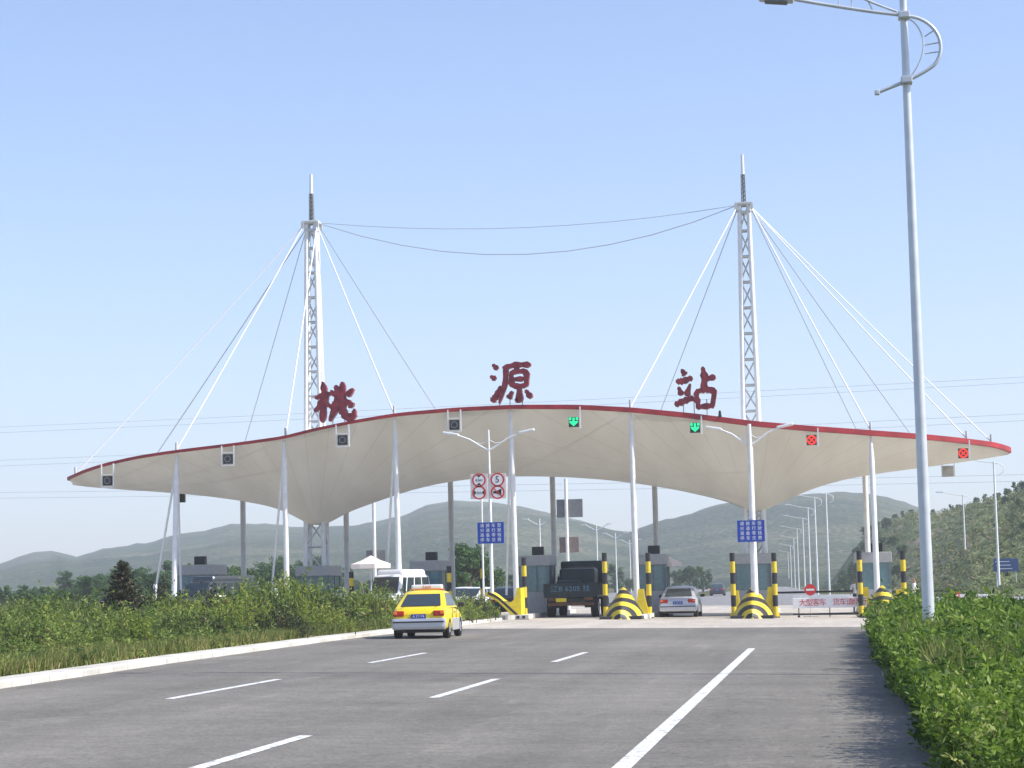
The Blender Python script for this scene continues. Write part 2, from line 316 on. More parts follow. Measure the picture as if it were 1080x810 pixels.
def shoots(bases, heights, leaf, per, spread=.25, lean=.25, start=.2):
    """leafy shoots rising from base points"""
    n = len(bases); ln = rng.normal(size=(n, 2)) * lean
    t = rng.uniform(start, 1, (n, per)); h = heights[:, None] * t
    P = np.empty((n, per, 3)); rr = spread * heights[:, None] * (1.15 - t) * rng.uniform(.2, 1, (n, per)) + .02; an = rng.uniform(0, 2 * PI, (n, per))
    P[:, :, 0] = bases[:, 0, None] + ln[:, 0, None] * h * t + rr * np.cos(an); P[:, :, 1] = bases[:, 1, None] + ln[:, 1, None] * h * t + rr * np.sin(an); P[:, :, 2] = bases[:, 2, None] + h
    ax = np.stack([np.cos(an), np.sin(an), np.full_like(an, .7)], -1).reshape(-1, 3)
    sz = np.repeat(leaf if isinstance(leaf, np.ndarray) else np.full(n, leaf), per)
    tint = np.repeat(rng.uniform(.0, .7, n), per) + rng.uniform(-.2, .3, n * per)
    P = P.reshape(-1, 3); A, B = leaves(P, sz, 2.9, .5, ax); return P, A, B, tint
def fnoise(x, y, seed=0):
    r = np.random.default_rng(seed); o = np.zeros_like(np.asarray(x, float)); a = 1.
    for k in range(6):
        for _ in range(3):
            th = r.uniform(0, 2 * PI); ph = r.uniform(0, 2 * PI); f = 2. ** k * r.uniform(.7, 1.4)
            o += a * np.sin(f * (np.cos(th) * x + np.sin(th) * y) + ph)
        a *= .55
    return o / 4
# ------------------------------------------------------------------ ground and roads
def sheet(name, pts, dz, m, kind='structure', sub=None):
    mb = MB(); mb.add([(x, y, gz(x) + dz) for x, y in pts], [tuple(range(len(pts)))])
    o = mb.build(name, m, fix=False)
    if o.data.polygons[0].normal.z < 0: o.data.flip_normals()
    return tag(o, kind=kind)
mb = MB(); xs = [-6000, -400, -60, 25, 400, 6000]; ys = [-300, 8000]
vs = [(x, y, gz(x)) for y in ys for x in xs]; mb.add(vs, [(i, i + 1, i + 7, i + 6) for i in range(5)])
tag(mb.build('ground', 'soil', fix=False), kind='structure')
YA = 77.6
sheet('road', [(-13.4, -30), (1.3, -30), (1.3, YA), (-14.1, YA), (-14.1, 62), (-13.6, 45)], .004, 'asphalt')
sheet('opposite_road', [(-42, -30), (-27, -30), (-27, YA), (-42, YA)], .004, 'asphalt')
sheet('toll_plaza_pavement', [(-46, YA), (16, YA), (16, 150), (-46, 150)], .004, 'apron')
# carriageways beyond the plaza, bending gently left
def road_strip(name, x0, x1, m, y0=150, y1=900, dz=.004):
    mb = MB(); n = 20
    for i in range(n + 1):
        y = lerp(y0, y1, i / n); b = -((y - 150) / 750) ** 1.5 * 22
        mb.v += [(x0 + b, y, gz(x0 + b) + dz), (x1 + b, y, gz(x1 + b) + dz)]
    mb.f = [(2 * i, 2 * i + 1, 2 * i + 3, 2 * i + 2) for i in range(n)]; mb.mi = [0] * n; mb.sm = [False] * n
    return tag(mb.build(name, m, fix=False), kind='structure')
road_strip('road_beyond', -12.5, .8, 'farroad'); road_strip('opposite_road_beyond', -31, -17, 'farroad')
def marking(name, x0, y0, y1, w=.15):
    mb = MB(); n = max(1, int((y1 - y0) / 6))
    mb.quad((x0 - w / 2, y0, gz(x0 - w / 2) + .009), (x0 + w / 2, y0, gz(x0 + w / 2) + .009), (x0 + w / 2, y1, gz(x0 + w / 2) + .009), (x0 - w / 2, y1, gz(x0 - w / 2) + .009))
    return tag(mb.build(name, 'paint', fix=False), kind='structure')
for k, y0 in enumerate((2.9, 16.6, 30.3, 44.2)):
    for x in (-9.3, -5.53): marking('lane_dash', x, y0 + (0 if x < -6 else .25), y0 + 6.35)
marking('edge_line', -1.80, -5, 53.0, .17)
# kerb along the median: a real step, following its slight bow
kp = [(-12.55, -10), (-12.75, 20), (-13.0, 33), (-13.65, 46), (-14.1, 62), (-14.1, 78), (-13.95, 90), (-13.9, 94)]
def kerbline(name, pts, w, h, side=-1):
    mb = MB(); prof = [(0, -.02), (0, h - .03), (.03 * side, h), (w * side, h + .01), (w * side, -.02)]
    for x, y in pts:
        for dx, dz in prof: mb.v.append((x + dx, y, gz(x) + dz))
    n = len(prof)
    for i in range(len(pts) - 1):
        for k in range(n): mb.f.append((i * n + k, i * n + (k + 1) % n, (i + 1) * n + (k + 1) % n, (i + 1) * n + k))
    mb.f += [tuple(range(n)), tuple((len(pts) - 1) * n + k for k in range(n))]
    mb.mi = [0] * len(mb.f); mb.sm = [False] * len(mb.f); return tag(mb.build(name, 'curb'), kind='structure')
def dense(pts, step):
    o = []
    for (a, b), (c, d) in zip(pts, pts[1:]):
        k = max(1, int(abs(d - b) / step)); o += [(lerp(a, c, i / k), lerp(b, d, i / k)) for i in range(k)]
    return o + [pts[-1]]
kerbline('kerb', dense(kp, 2), .5, .13)
kx = lambda y: float(np.interp(y, [p[1] for p in kp], [p[0] for p in kp]))
kerbline('shoulder_kerb', [(1.3, -20), (1.34, 76.5)], .15, .05, 1)
# median soil, raised behind the kerb
mb = MB(); ysm = np.linspace(-10, 94, 40)
for y in ysm:
    x0 = kx(y) - .5; e = max(0, (y - 80) / 14); x1 = lerp(-26.5, x0 - 4.2, e)
    for t in np.linspace(0, 1, 8): x = lerp(x0, x1, t); mb.v.append((x, y, gz(x) + .12 + .22 * math.sin(PI * t) * (1 - e) + .04 * math.sin(x * 3 + y)))
for i in range(39):
    for k in range(7): mb.f.append((i * 8 + k, i * 8 + k + 1, (i + 1) * 8 + k + 1, (i + 1) * 8 + k))
mb.mi = [0] * len(mb.f); mb.sm = [True] * len(mb.f); tag(mb.build('median_soil', 'soil', fix=False), kind='structure')
# ------------------------------------------------------------------ hills
def interp(tab, x):
    return float(np.interp(x, [a for a, b in tab], [b for a, b in tab]))
def hillrange(name, m, tab, Rf, r0f, pxs, rows, nseed, namp, back=1.5, z0=-3):
    mb = MB(); nr = rows
    G = []
    for px in pxs:
        py = interp(tab, px); d = ray(px, py); dh = Vector((d.x, d.y, 0)); hl = dh.length; R = Rf(px); r0 = r0f(px); zr = CZ + R * d.z / hl; dh /= hl
        for j in range(nr + 6):
            t = j / nr
            if t <= 1: r = lerp(r0, R, t); s = t * t * (3 - 2 * t) * .55 + t * .45; am = 4 * t * (1 - t)
            else: q = (j - nr) / 6; r = lerp(R, R * back, q); s = 1 - q * q * .9; am = .6 * q
            G.append((dh.x * r, dh.y * r, zr, s, am))
    G = np.array(G); nz = fnoise(G[:, 0] / Rf(500) * 14, G[:, 1] / Rf(500) * 14, nseed)
    z = z0 + (G[:, 2] - z0) * G[:, 3] + nz * G[:, 4] * namp
    mb.v = [(G[i, 0], G[i, 1], z[i]) for i in range(len(G))]; c = nr + 6
    for i in range(len(pxs) - 1):
        for j in range(c - 1): mb.f.append((i * c + j, (i + 1) * c + j, (i + 1) * c + j + 1, i * c + j + 1))
    mb.mi = [0] * len(mb.f); mb.sm = [True] * len(mb.f); o = mb.build(name, m, fix=False)
    if o.data.polygons[5].normal.z < 0: o.data.flip_normals()
    return tag(o, kind='structure')
ridge = [(-900, 560), (-500, 570), (-200, 590), (-60, 604), (0, 597), (30, 586), (60, 583), (79, 588), (102, 582), (156, 574), (188, 566), (220, 560), (246, 553), (280, 553), (317, 556), (364, 555), (400, 550), (425, 544), (451, 532), (480, 528), (520, 530), (548, 534), (577, 540), (616, 550), (651, 560), (663, 562), (693, 550), (725, 542), (760, 531), (816, 524), (858, 521), (887, 518), (913, 520), (945, 527), (1000, 545), (1080, 560), (1300, 570), (1800, 560)]
r_rng = np.random.default_rng(3); rj = {}
fine = []
for px in range(-900, 1800, 9): fine.append((px, interp(ridge, px) + r_rng.normal() * .5))
hillrange('hills', 'hill', fine, lambda p: 1700 + 160 * math.sin(p / 170.) + (250 if p < 60 else 0) + 200 * min(1, max(0, (650 - abs(p - 0)) / 650)), lambda p: 620, [p for p, _ in fine], 34, 2, 7.)
near = [(868, 618), (880, 609), (900, 580), (912, 566), (930, 553), (944, 548), (963, 541), (986, 542), (1008, 538), (1034, 530), (1060, 525), (1080, 519), (1150, 495), (1300, 470), (1700, 440)]
NR = lambda p: 560 - 230 * min(1, max(0, (p - 870) / 210)) 
N0 = lambda p: 330 - 170 * min(1, max(0, (p - 870) / 150))
npx = list(range(868, 1500, 6))
hillrange('near_hillside', 'nearhill', near, NR, N0, npx, 26, 5, .9, 1.35, -.8)
def nh_point(px, t):
    py = interp(near, px); d = ray(px, py); dh = Vector((d.x, d.y, 0)); hl = dh.length; R = NR(px); r0 = N0(px); zr = CZ + R * d.z / hl; dh /= hl
    r = lerp(r0, R, t); s = t * t * (3 - 2 * t) * .55 + t * .45; return Vector((dh.x * r, dh.y * r, -.8 + (zr + .8) * s))
# ------------------------------------------------------------------ canopy
YM = 107.; XL, XR = at(77, 506, YM).x, at(1064, 474, YM).x; XCn, XH = (XL + XR) / 2, (XR - XL) / 2
def hd(x):
    t = min(1, abs((x - XCn) / XH)); return 7.3 * max(0, 1 - t ** 3) ** .5
def front(px, py):
    Y = 100.
    for _ in range(30): p = at(px, py, Y); Y = YM - hd(p.x)
    return p
fe = [(77, 502), (84, 498), (110, 489), (145, 481), (180, 475.5), (250, 467), (300, 460), (330, 452), (380, 442), (420, 435.5), (480, 430), (542, 427), (610, 427), (668, 430), (730, 436), (793, 444), (850, 449), (920, 454), (985, 459), (1030, 464), (1055, 468), (1064, 473)]
FE = [front(*p) for p in fe]; FEx = [p.x for p in FE]; FEz = [p.z for p in FE]
ve = [(77, 511), (86, 513), (124, 516), (156, 518), (188, 520.5), (220, 523.5), (253, 528), (285, 534), (307, 542), (323, 552), (335, 556), (348, 551), (364, 541), (396, 529), (428, 518), (460, 510), (493, 505), (525, 502.5), (560, 502), (600, 503), (640, 506), (680, 511), (720, 518), (755, 526), (775, 532), (788, 539), (797, 543), (806, 539), (832, 526), (864, 513), (893, 505), (935, 498), (980, 492), (1030, 485), (1060, 480), (1064, 479)]
VE = [at(px, py, YM) for px, py in ve]; VEx = [p.x for p in VE]; VEz = [p.z for p in VE]
def smooth_interp(x, X, Z):
    w = .45; return sum(float(np.interp(x + o, X, Z)) for o in (-w, -w / 2, 0, w / 2, w)) / 5
zed = lambda x: smooth_interp(x, FEx, FEz)
zva = lambda x: smooth_interp(x, VEx, VEz)
gc = gz(XCn)
canopy = empty('toll_canopy', (XCn, YM, gc), 'long cream fabric roof with red edge, arched over all the toll lanes', 'canopy')
def cl(p): return Vector(p) - Vector((XCn, YM, gc))
NU, NV = 220, 30; mb = MB(); uvs = []
for i in range(NU + 1):
    a = math.pi * i / NU; x = XCn - (XH - .02) * math.cos(a) if i < 12 or i > NU - 12 else None
    x = XCn - (XH - .02) * (math.cos(a) * .35 + (1 - 2 * i / NU) * .65); d = hd(x); ze = zed(x) - .24 * (.84 - .38 * min(1, max(0, (XCn + 10 - x) / 18))); zv = min(zva(x), ze - .02)
    mx_ = min(abs(x - wx(335, YM)), abs(x - wx(797, YM))); p = 1.25 + .5 * min(1, mx_ / 8)
    for j in range(NV + 1):
        v = -1 + 2 * j / NV; k = (math.sqrt(v * v + .004) - math.sqrt(.004)) / (math.sqrt(1.004) - math.sqrt(.004))
        mb.v.append(cl((x, YM + v * (d - .06), zv + (ze - zv) * k ** p))); xm = wx(335, YM) if abs(x - wx(335, YM)) < abs(x - wx(797, YM)) else wx(797, YM); uvs.append((math.atan2(v * (d - .06), x - xm + 1e-4) / (2 * PI) + (1 if v < 0 else 0), v))
for i in range(NU):
    for j in range(NV): a = i * (NV + 1) + j; mb.f.append((a, a + NV + 1, a + NV + 2, a + 1))
mb.mi = [0] * len(mb.f); mb.sm = [True] * len(mb.f); mem = mb.build('membrane', 'membrane', canopy, fix=False)
ul = mem.data.uv_layers.new(name='UVMap')
for pl in mem.data.polygons:
    us = [uvs[mem.data.loops[l].vertex_index] for l in pl.loop_indices]; mx_ = max(u for u, _ in us)
    for l, (u, v) in zip(pl.loop_indices, us): ul.data[l].uv = (u + 1 if mx_ - u > .5 else u, v)
# red fascia: swept all round the outline
def outline(n=260):
    o = []
    for i in range(n):
        a = 2 * PI * i / n; x = XCn - XH * math.cos(a); o.append((x, YM - hd(x) * (1 if a < PI else -1), zed(x)))
    return o
OUT = outline()
def swept_band(pts, prof, closed=True):
    mb = MB(); N = len(pts); n = len(prof)
    for i in range(N):
        p = Vector(pts[i]); a = Vector(pts[i - 1]); b = Vector(pts[(i + 1) % N]); t = (b - a); t.z = 0
        if t.length < 1e-6: t = Vector((0, 1, 0))
        t.normalize(); o = Vector((-t.y, t.x, 0)) * -1
        kz = .84 - .38 * min(1, max(0, (XCn + 10 - p.x) / 18))
        for q, z in prof: mb.v.append(cl(p + o * -q + Vector((0, 0, z * kz))))
    for i in range(N):
        for k in range(n): mb.f.append((i * n + k, i * n + (k + 1) % n, ((i + 1) % N) * n + (k + 1) % n, ((i + 1) % N) * n + k))
    mb.mi = [0] * len(mb.f); mb.sm = [False] * len(mb.f); return mb
swept_band(OUT, [(-.10, 0), (.02, .02), (.08, -.05), (.08, -.23), (.0, -.30), (-.10, -.27)]).build('edge_band', 'red', canopy)
pole_px = [(180, 476, 183), (300, 461, 303), (419, 436, 422), (541, 428, 545), (667, 431, 672), (792, 445, 797), (919, 455, 926)]
YC = 100.4
colX = []
def zband(x): return zed(x) - .25
for tpx, tpy, bpx in pole_px:
    x = at(bpx, 640, YC).x; colX.append(x)
    yb = YM - hd(x) + .15; zt = zband(x); g = gz(x)
    mb = MB(); mb.tube([cl((x, YC, g + .15)), cl((x, lerp(YC, yb, .5), lerp(g, zt, .5))), cl((x, lerp(YC, yb, .85), zt - 1.1)), cl((x, yb, zt))], [.132, .128, .12, .05], 12); mb.box(cl((x, YC, g + .22)), (.5, .5, .06)); mb.build('column', 'white', canopy)
    for q in {0: ((160, 640), (191, 622)), 1: ((286, 622), (304, 615)), 2: ((408, 602),), 3: ((534, 622),)}.get(len(colX) - 1, ()):
        e = at(q[0], q[1], YC + 1.6); MB().tube([cl((x, yb + .1, zt - .25)), cl(e + Vector((0, 0, -.25)))], .055, 8).build('stay', 'white', canopy)
colX.append(None); colX.pop()
YB = 113.6
backX = []
for bpx, py in ((257, 640), (366, 640), (477, 640), (585, 640), (693, 640), (800, 640), (916, 640)):
    x = at(bpx, 600, YB).x; backX.append(x)
    MB().tube([cl((x, YB, gz(x) + .1)), cl((x, YB, zed(x) - .3))], [.15, .14], 10).build('rear_column', 'white' if bpx == 916 else 'greycol', canopy)  # grey puts the canopy's shade into the colour; the sunlit column stays white
# lattice masts
def mast(px, pxt, pyt, label):
    X = at(px, 640, YM).x; g = gz(X); top = at(pxt, pyt, YM).z; tip = top - g
    root = empty('lattice_mast', (X, YM, g), label, 'mast', 'lattice masts carrying the canopy')
    hL = tip - 2.55; w0, w1 = .50, .22
    W = lambda z: lerp(w0, w1, z / hL)
    ang = [(-1, -1), (1, -1), (1, 1), (-1, 1)]
    for k, (a, b) in enumerate(ang):
        MB().tube([(a * W(0), b * W(0), 0), (a * W(hL), b * W(hL), hL)], [.125, .105], 8).build('leg', 'white', root)
    br = MB(); dg = MB(); z = 1.2; nb = int((hL - 1) / 1.24); st = (hL - 1.0) / nb
    for i in range(nb + 1):
        z = 1. + i * st; w = W(z)
        br = MB(); [br.tube([(a * w, b * w, z), (c * w, d * w, z)], .05, 6) for (a, b), (c, d) in zip(ang, ang[1:] + ang[:1])]; br.build('rung', 'greycol', root)
        if i < nb:
            w2 = W(z + st)
            for k, ((a, b), (c, d)) in enumerate(zip(ang, ang[1:] + ang[:1])):
                if (i + k) % 2: a, b, c, d = c, d, a, b
                dg.tube([(a * w, b * w, z), (c * w2, d * w2, z + st)], .04, 5)
    dg.build('bracing', 'greycol', root)
    hd_ = MB(); hd_.box((0, 0, hL + .06), (.85, .85, .12), bev=.03); hd_.box((0, 0, hL - .35), (.66, .66, .1))
    for a, b in ang: hd_.box((a * .38, b * .38, hL - .1), (.14, .14, .3))
    hd_.build('cable_head', 'greycol', root)
    sp = MB(); sp.tube([(0, 0, hL), (0, 0, hL + 1.6)], [.045, .04], 6)
    for a, b in ang: sp.tube([(a * .10, b * .10, hL), (a * .075, b * .075, hL + 1.55)], .03, 5)
    for i in range(7):
        z0 = hL + .08 + i * .21
        for (a, b), (c, d) in zip(ang, ang[1:] + ang[:1]): sp.tube([(a * .095, b * .095, z0), (c * .09, d * .09, z0 + .2)], .018, 4)
    sp.build('spire', 'greyback', root)
    MB().tube([(0, 0, hL + 1.55), (0, 0, tip)], [.09, .07], 10).build('finial', 'white', root)
    return X, g, hL, root
LM = mast(335, 327, 184, 'tall white lattice mast rising behind the leftmost red character')
RM = mast(799, 785, 163, 'tall white lattice mast rising right of the last red character')
def cable_part(a, b, r, m, sag=0.01, parent=None, name='cable', loc=None):
    a, b = Vector(a), Vector(b); n = 10; L = (b - a).length
    pts = [a.lerp(b, i / n) - Vector((0, 0, 4 * sag * L * (i / n) * (1 - i / n))) for i in range(n + 1)]
    return MB().tube(pts, r, 6).build(name, m, parent)
def edge_pt(x, back=False): return Vector((x, YM + (1 if back else -1) * max(0, hd(x) - .1), zed(x) + .02))
for (X, g, hL, root), fx, bx in ((LM, [XL + 1.0, colX[0], colX[1] + .1, colX[2]], [backX[0], backX[2], XL + 2.5]), (RM, [colX[4], colX[6], XR - 2.2, XR - 1.], [backX[4], backX[6], XR - 4.])):
    T = Vector((X, YM, g + hL - .05))
    for k, x in enumerate(fx): s = 1 if x > X else -1; cable_part(cl(T + Vector((.35 * s, -.35, -.1))), cl(edge_pt(x)), .035, 'cable', .004, canopy)
    for x in bx: s = 1 if x > X else -1; cable_part(cl(T + Vector((.35 * s, .35, -.1))), cl(edge_pt(x, True)), .022, 'steel', .004, canopy)
    # little clevis posts at the edge
    for x in fx: p = edge_pt(x); MB().tube([cl(p - Vector((0, 0, .1))), cl(p + Vector((0, 0, .35)))], .06, 6).build('clevis', 'greycol', canopy)
Ta = Vector((LM[0] + .4, YM, LM[1] + LM[2])); Tb = Vector((RM[0] - .4, YM, RM[1] + RM[2]))
o = cable_part(Ta, Tb, .022, 'steel', .095, None, 'mast_cable'); tag(o, 'lower sagging cable slung between the two lattice masts', 'cable')
o = cable_part(Ta + Vector((0, .3, .08)), Tb + Vector((0, .3, .08)), .016, 'steel', .032, None, 'mast_cable'); tag(o, 'upper, nearly taut cable slung between the two lattice masts', 'cable')
# ------------------------------------------------------------------ brush characters
GL = {
 'peach': [[(.0, .60, .5), (.2, .68, .9), (.40, .72, .6)], [(.18, 1., .5), (.24, .72, 1.2), (.22, .4, 1.1), (.20, .02, .7)], [(.20, .60, .8), (.12, .42, .9), (.0, .28, .4)], [(.24, .56, .8), (.36, .40, .6)],
           [(.52, .92, .6), (.57, .68, 1.1), (.53, .38, 1.1), (.38, .05, .5)], [(.68, 1., .6), (.70, .6, 1.2), (.70, .30, 1.2), (.80, .15, 1.2), (.98, .17, 1.1), (1.0, .36, .3)],
           [(.40, .80, .4), (.49, .66, .9)], [(.38, .36, .4), (.53, .50, .9)], [(.96, .84, .4), (.80, .66, 1.)], [(.78, .58, .6), (.95, .40, 1.1)]],
 'source': [[(.06, .96, .4), (.18, .84, 1.)], [(.0, .68, .4), (.13, .60, 1.)], [(.02, .06, 1.), (.12, .18, .9), (.25, .44, .4)],
            [(.30, .86, .6), (.6, .93, .9), (.98, .92, .8)], [(.38, .88, .7), (.36, .5, 1.), (.20, .02, .5)], [(.68, .90, .4), (.60, .76, .9)],
            [(.50, .76, .8), (.51, .40, .8)], [(.48, .75, .6), (.88, .78, .9), (.86, .40, .9)], [(.52, .58, .7), (.85, .59, .7)], [(.51, .42, .8), (.86, .42, .8)],
            [(.69, .42, .9), (.69, .05, 1.), (.58, .10, .4)], [(.53, .30, .5), (.42, .12, 1.)], [(.84, .32, .5), (.97, .12, 1.1)]],
 'station': [[(.18, 1., .4), (.27, .86, 1.1)], [(.04, .72, .7), (.20, .72, 1.), (.44, .80, .7)], [(.10, .60, .5), (.17, .40, 1.)], [(.38, .66, .5), (.28, .38, 1.)], [(.0, .18, .8), (.22, .27, 1.), (.46, .34, .7)],
             [(.68, 1.04, .5), (.72, .8, 1.2), (.69, .50, .8)], [(.70, .74, .8), (.98, .80, .8)], [(.50, .48, .6), (.53, .28, .9), (.57, .06, .7)], [(.49, .46, .6), (.72, .52, .9), (.95, .48, 1.), (.87, .08, .8)], [(.55, .12, .8), (.89, .14, .8)]]}
def brush(mb, stroke, sc, w, y0, y1, skew):
    pts = [(x + skew * z, z, q) for x, z, q in stroke]
    # resample
    P = []
    for (a, b, c), (d, e, f) in zip(pts, pts[1:]):
        for i in range(5): t = i / 5; P.append((lerp(a, d, t), lerp(b, e, t), lerp(c, f, t)))
    P.append(pts[-1])
    # smooth
    for _ in range(2): P = [P[0]] + [tuple((P[i - 1][k] + 2 * P[i][k] + P[i + 1][k]) / 4 for k in range(3)) for i in range(1, len(P) - 1)] + [P[-1]]
    L, Rr = [], []
    for i, (x, z, q) in enumerate(P):
        a = P[max(0, i - 1)]; b = P[min(len(P) - 1, i + 1)]; dx, dz = b[0] - a[0], b[1] - a[1]; l = math.hypot(dx, dz) or 1
        e = .5 if i in (0, len(P) - 1) else 1 + .22 * math.sin(i * 2.3 + x * 31 + z * 17); nx, nz = -dz / l * w * q * e, dx / l * w * q * e; L.append(((x + nx) * sc, (z + nz) * sc)); Rr.append(((x - nx) * sc, (z - nz) * sc))
    n = len(L)
    for i in range(n - 1):
        poly = [L[i], L[i + 1], Rr[i + 1], Rr[i]]
        mb.quad(*[(x, y0, z) for x, z in poly]); mb.quad(*[(x, y1, z) for x, z in poly[::-1]])
    for side in (L, Rr):
        for i in range(n - 1): mb.quad((side[i][0], y0, side[i][1]), (side[i + 1][0], y0, side[i + 1][1]), (side[i + 1][0], y1, side[i + 1][1]), (side[i][0], y1, side[i][1]))
    for e in (0, -1): mb.quad((L[e][0], y0, L[e][1]), (Rr[e][0], y0, Rr[e][1]), (Rr[e][0], y1, Rr[e][1]), (L[e][0], y1, L[e][1]))
def character(key, px0, px1, py0, py1, label, tilt=0):
    xm = at((px0 + px1) / 2, py1, 99.9).x; Y = YM - hd(xm) - .02
    a = at(px0, py1, Y); b = at(px1, py1, Y); t = at((px0 + px1) / 2, py0, Y); m_ = at((px0 + px1) / 2, py1, Y); h = t.z - m_.z; w = b.x - a.x
    root = empty('sign_character', (a.x, Y, m_.z), label, 'sign', 'red characters along the canopy edge')
    mb = MB()
    for i, s in enumerate(GL[key]): brush(mb, s, h, .078, -.16 - .004 * i, .12 + .004 * i, 0)
    o = mb.build('lettering', 'charred', root); o.scale = (w / h, 1, 1); o.rotation_euler.y = tilt
    for f in (.2, .45, .75): x = w * f; zb = zed(a.x + x) - m_.z; MB().tube([(x, .05, zb - .05), (x, .05, h * .3)], .025, 6).build('support_leg', 'greycol', root)
character('peach', 332, 374, 402, 446, 'red brush style character at the left end of the canopy sign, by the left mast', .04)
character('source', 518, 562, 382, 426, 'red brush style water radical character in the middle of the canopy top')
character('station', 712, 757, 389, 435, 'red brush style character at the right end of the canopy sign, near the right mast')
# small dark loudspeaker on the band beside the last character
p = at(759, 434, 99.8); mb = MB(); mb.box((0, 0, .14), (.16, .3, .3), taper=.6, bev=.03); tag(mb.build('floodlight', 'dark', None, (p.x, YM - hd(p.x), zed(p.x))), 'small dark floodlight on the red canopy edge beside the rightmost character', 'floodlight')
# ------------------------------------------------------------------ lane signals
def signal(px, py, state, label, frame=2):
    x = at(px, py, 99.8).x; Y = YM - hd(x) - .18; p = at(px, py, Y); zt = zed(p.x) - .1 - p.z
    root = empty('lane_signal', p, label, 'lane signal', 'signals hung along the front of the canopy')
    mb = MB(); mb.box((0, .08, 0), (.46, .16, .46), bev=.02); mb.build('housing', 'dark' if state != 'off' else 'dark', root)
    fr = MB(); w = .3
    if frame == 2: fr.box((-w, .05, (zt - .3) / 2), (.05, .05, zt + .3)); fr.box((0, .05, -.31), (2 * w + .05, .06, .05)); fr.box((0, .05, .30), (2 * w - .05, .05, .04))
    fr.box((w, .05, (zt - .3) / 2), (.06, .06, zt + .3)); fr.build('hanger', 'white', root)
    sy = MB()
    if state == 'green':
        for a in (-1, 1): sy.box((0, 0, 0), (.01, .01, .01)) if False else None
        sy.prism([(-.05, .2), (.05, .2), (.05, .02), (.19, .06), (.19, -.03), (0, -.2), (-.19, -.03), (-.19, .06), (-.05, .02)], -.02, -.004)
        for a in (-1, 1): sy.prism([(a * .1, .09), (a * .21, .09), (a * .21, .21), (a * .1, .21)], -.02, -.004)
        sy.build('symbol', 'green_on', root)
    elif state == 'red':
        sy.ring((0, 0), .15, .225, -.012)
        for s in (-1, 1): sy.add([(s * a + o * .022 * s, -.014 + .003 * s, b + o2 * .022) for a, b, o, o2 in ((-.1, -.1, -1, 1), (-.1, -.1, 1, -1), (.1, .1, 1, -1), (.1, .1, -1, 1))], [(0, 1, 2, 3)])
        sy.build('symbol', 'red_on', root)
    else:
        sy.ring((0, 0), .12, .16, -.004); sy.build('symbol', 'greyback', root)
signal(113, 507, 'off', 'unlit lane signal in a white frame nearest the left tip of the canopy')
signal(240, 484, 'off', 'unlit lane signal in a white frame, second from the left tip')
signal(361, 464, 'off', 'unlit lane signal in a white frame below the leftmost red character')
signal(479, 448, 'off', 'unlit lane signal hanging above the left twin arm lamp')
signal(605, 445, 'green', 'green lit lane signal left of the middle of the roof, above the truck lane', 1)
signal(733, 451, 'green', 'green lit lane signal below the rightmost red character', 1)
signal(856, 464, 'red', 'red lit lane signal between the right twin arm lamp and the next column', 1)
signal(1016, 478, 'red', 'red lit lane signal nearest the right tip of the canopy', 1)
for px, py, m, lb, s in ((190, 525, 'dark', 'dark signal box hung under the rear edge near the left tip', .5), (1000, 497, 'booth', 'pale rear signal panel hanging under the right tip', .55)):
    x = at(px, py, 112).x; Y = YM + hd(x) - .2; p = at(px, py, Y); root = empty('rear_signal', p, lb, 'lane signal')
    MB().box((0, 0, 0), (s, .14, s), bev=.02).build('housing', m, root); h = zed(p.x) - p.z - .1
    fr = MB(); [fr.box((a * (s / 2 + .03), 0, h / 2), (.04, .04, h + s)) for a in (-1, 1)]; fr.build('hanger', 'greycol', root)
# ------------------------------------------------------------------ islands, noses, booths, posts
def island(x, y0=96.5, y1=118, w=1.5):
    mb = MB(); n = 8; prof = [(w / 2 * math.sin(PI / 2 * k / n) if k else .0, y0 + 1.4 * (1 - math.cos(PI / 2 * k / n))) for k in range(n + 1)]
    right = prof; pts = right + [(w / 2, y1)] + [(-w / 2, y1)] + [(-a, b) for a, b in right[::-1][:-1]]
    g = gz(x); N = len(pts); vs = [(a, b - y0, 0) for a, b in pts] + [(a, b - y0, .2) for a, b in pts]
    mb.add(vs, [tuple(range(N, 2 * N))] + [(i, (i + 1) % N, (i + 1) % N + N, i + N) for i in range(N)])
    return mb.build('toll_island', 'curb', None, (x, y0, g))
isl_lab = ['concrete toll island under the leftmost white column', 'concrete toll island carrying the left mast', 'concrete toll island behind the white van', 'concrete toll island left of the dark truck', 'concrete toll island between the truck and the silver car', 'concrete toll island right of the silver car, carrying the right mast', 'concrete toll island at the right end, beside the hedge']
for x, lb in zip(colX, isl_lab): tag(island(x), lb, 'island', 'concrete toll islands')
def nose(x, y0, label, w=.98, h=1.42, mats='nosestripe', L=2.0):
    root = empty('island_nose', (x, y0, gz(x)), label, 'crash nose', 'black and yellow crash noses of the islands'); mb = MB(); nu, nv = 14, 14
    for j in range(nv + 1):
        t = j / nv; y = L * t; hw = w * (1 - (1 - t) ** 2.2) ** .5 if t else .02; ht = h * (.10 + .90 * t ** .62)
        for i in range(nu + 1):
            s = -1 + 2 * i / nu; z = ht * (1 - abs(s) ** 1.28); mb.v.append((hw * s, y, z))
    for j in range(nv):
        for i in range(nu): a = j * (nu + 1) + i; mb.f.append((a, a + 1, a + nu + 2, a + nu + 1))
    mb.f.append(tuple(nv * (nu + 1) + i for i in range(nu + 1)))
    mb.mi = [0] * len(mb.f); mb.sm = [True] * (len(mb.f) - 1) + [False]; mb.build('prow', mats, root, fix=False)
    MB().box((0, L * .5, .07), (w * 1.9, L * .8, .14), bev=.03).build('kerb_base', 'dark', root)
    return root
nose(colX[4] - .35, 95.6, 'black and yellow striped nose between the truck and the silver car')
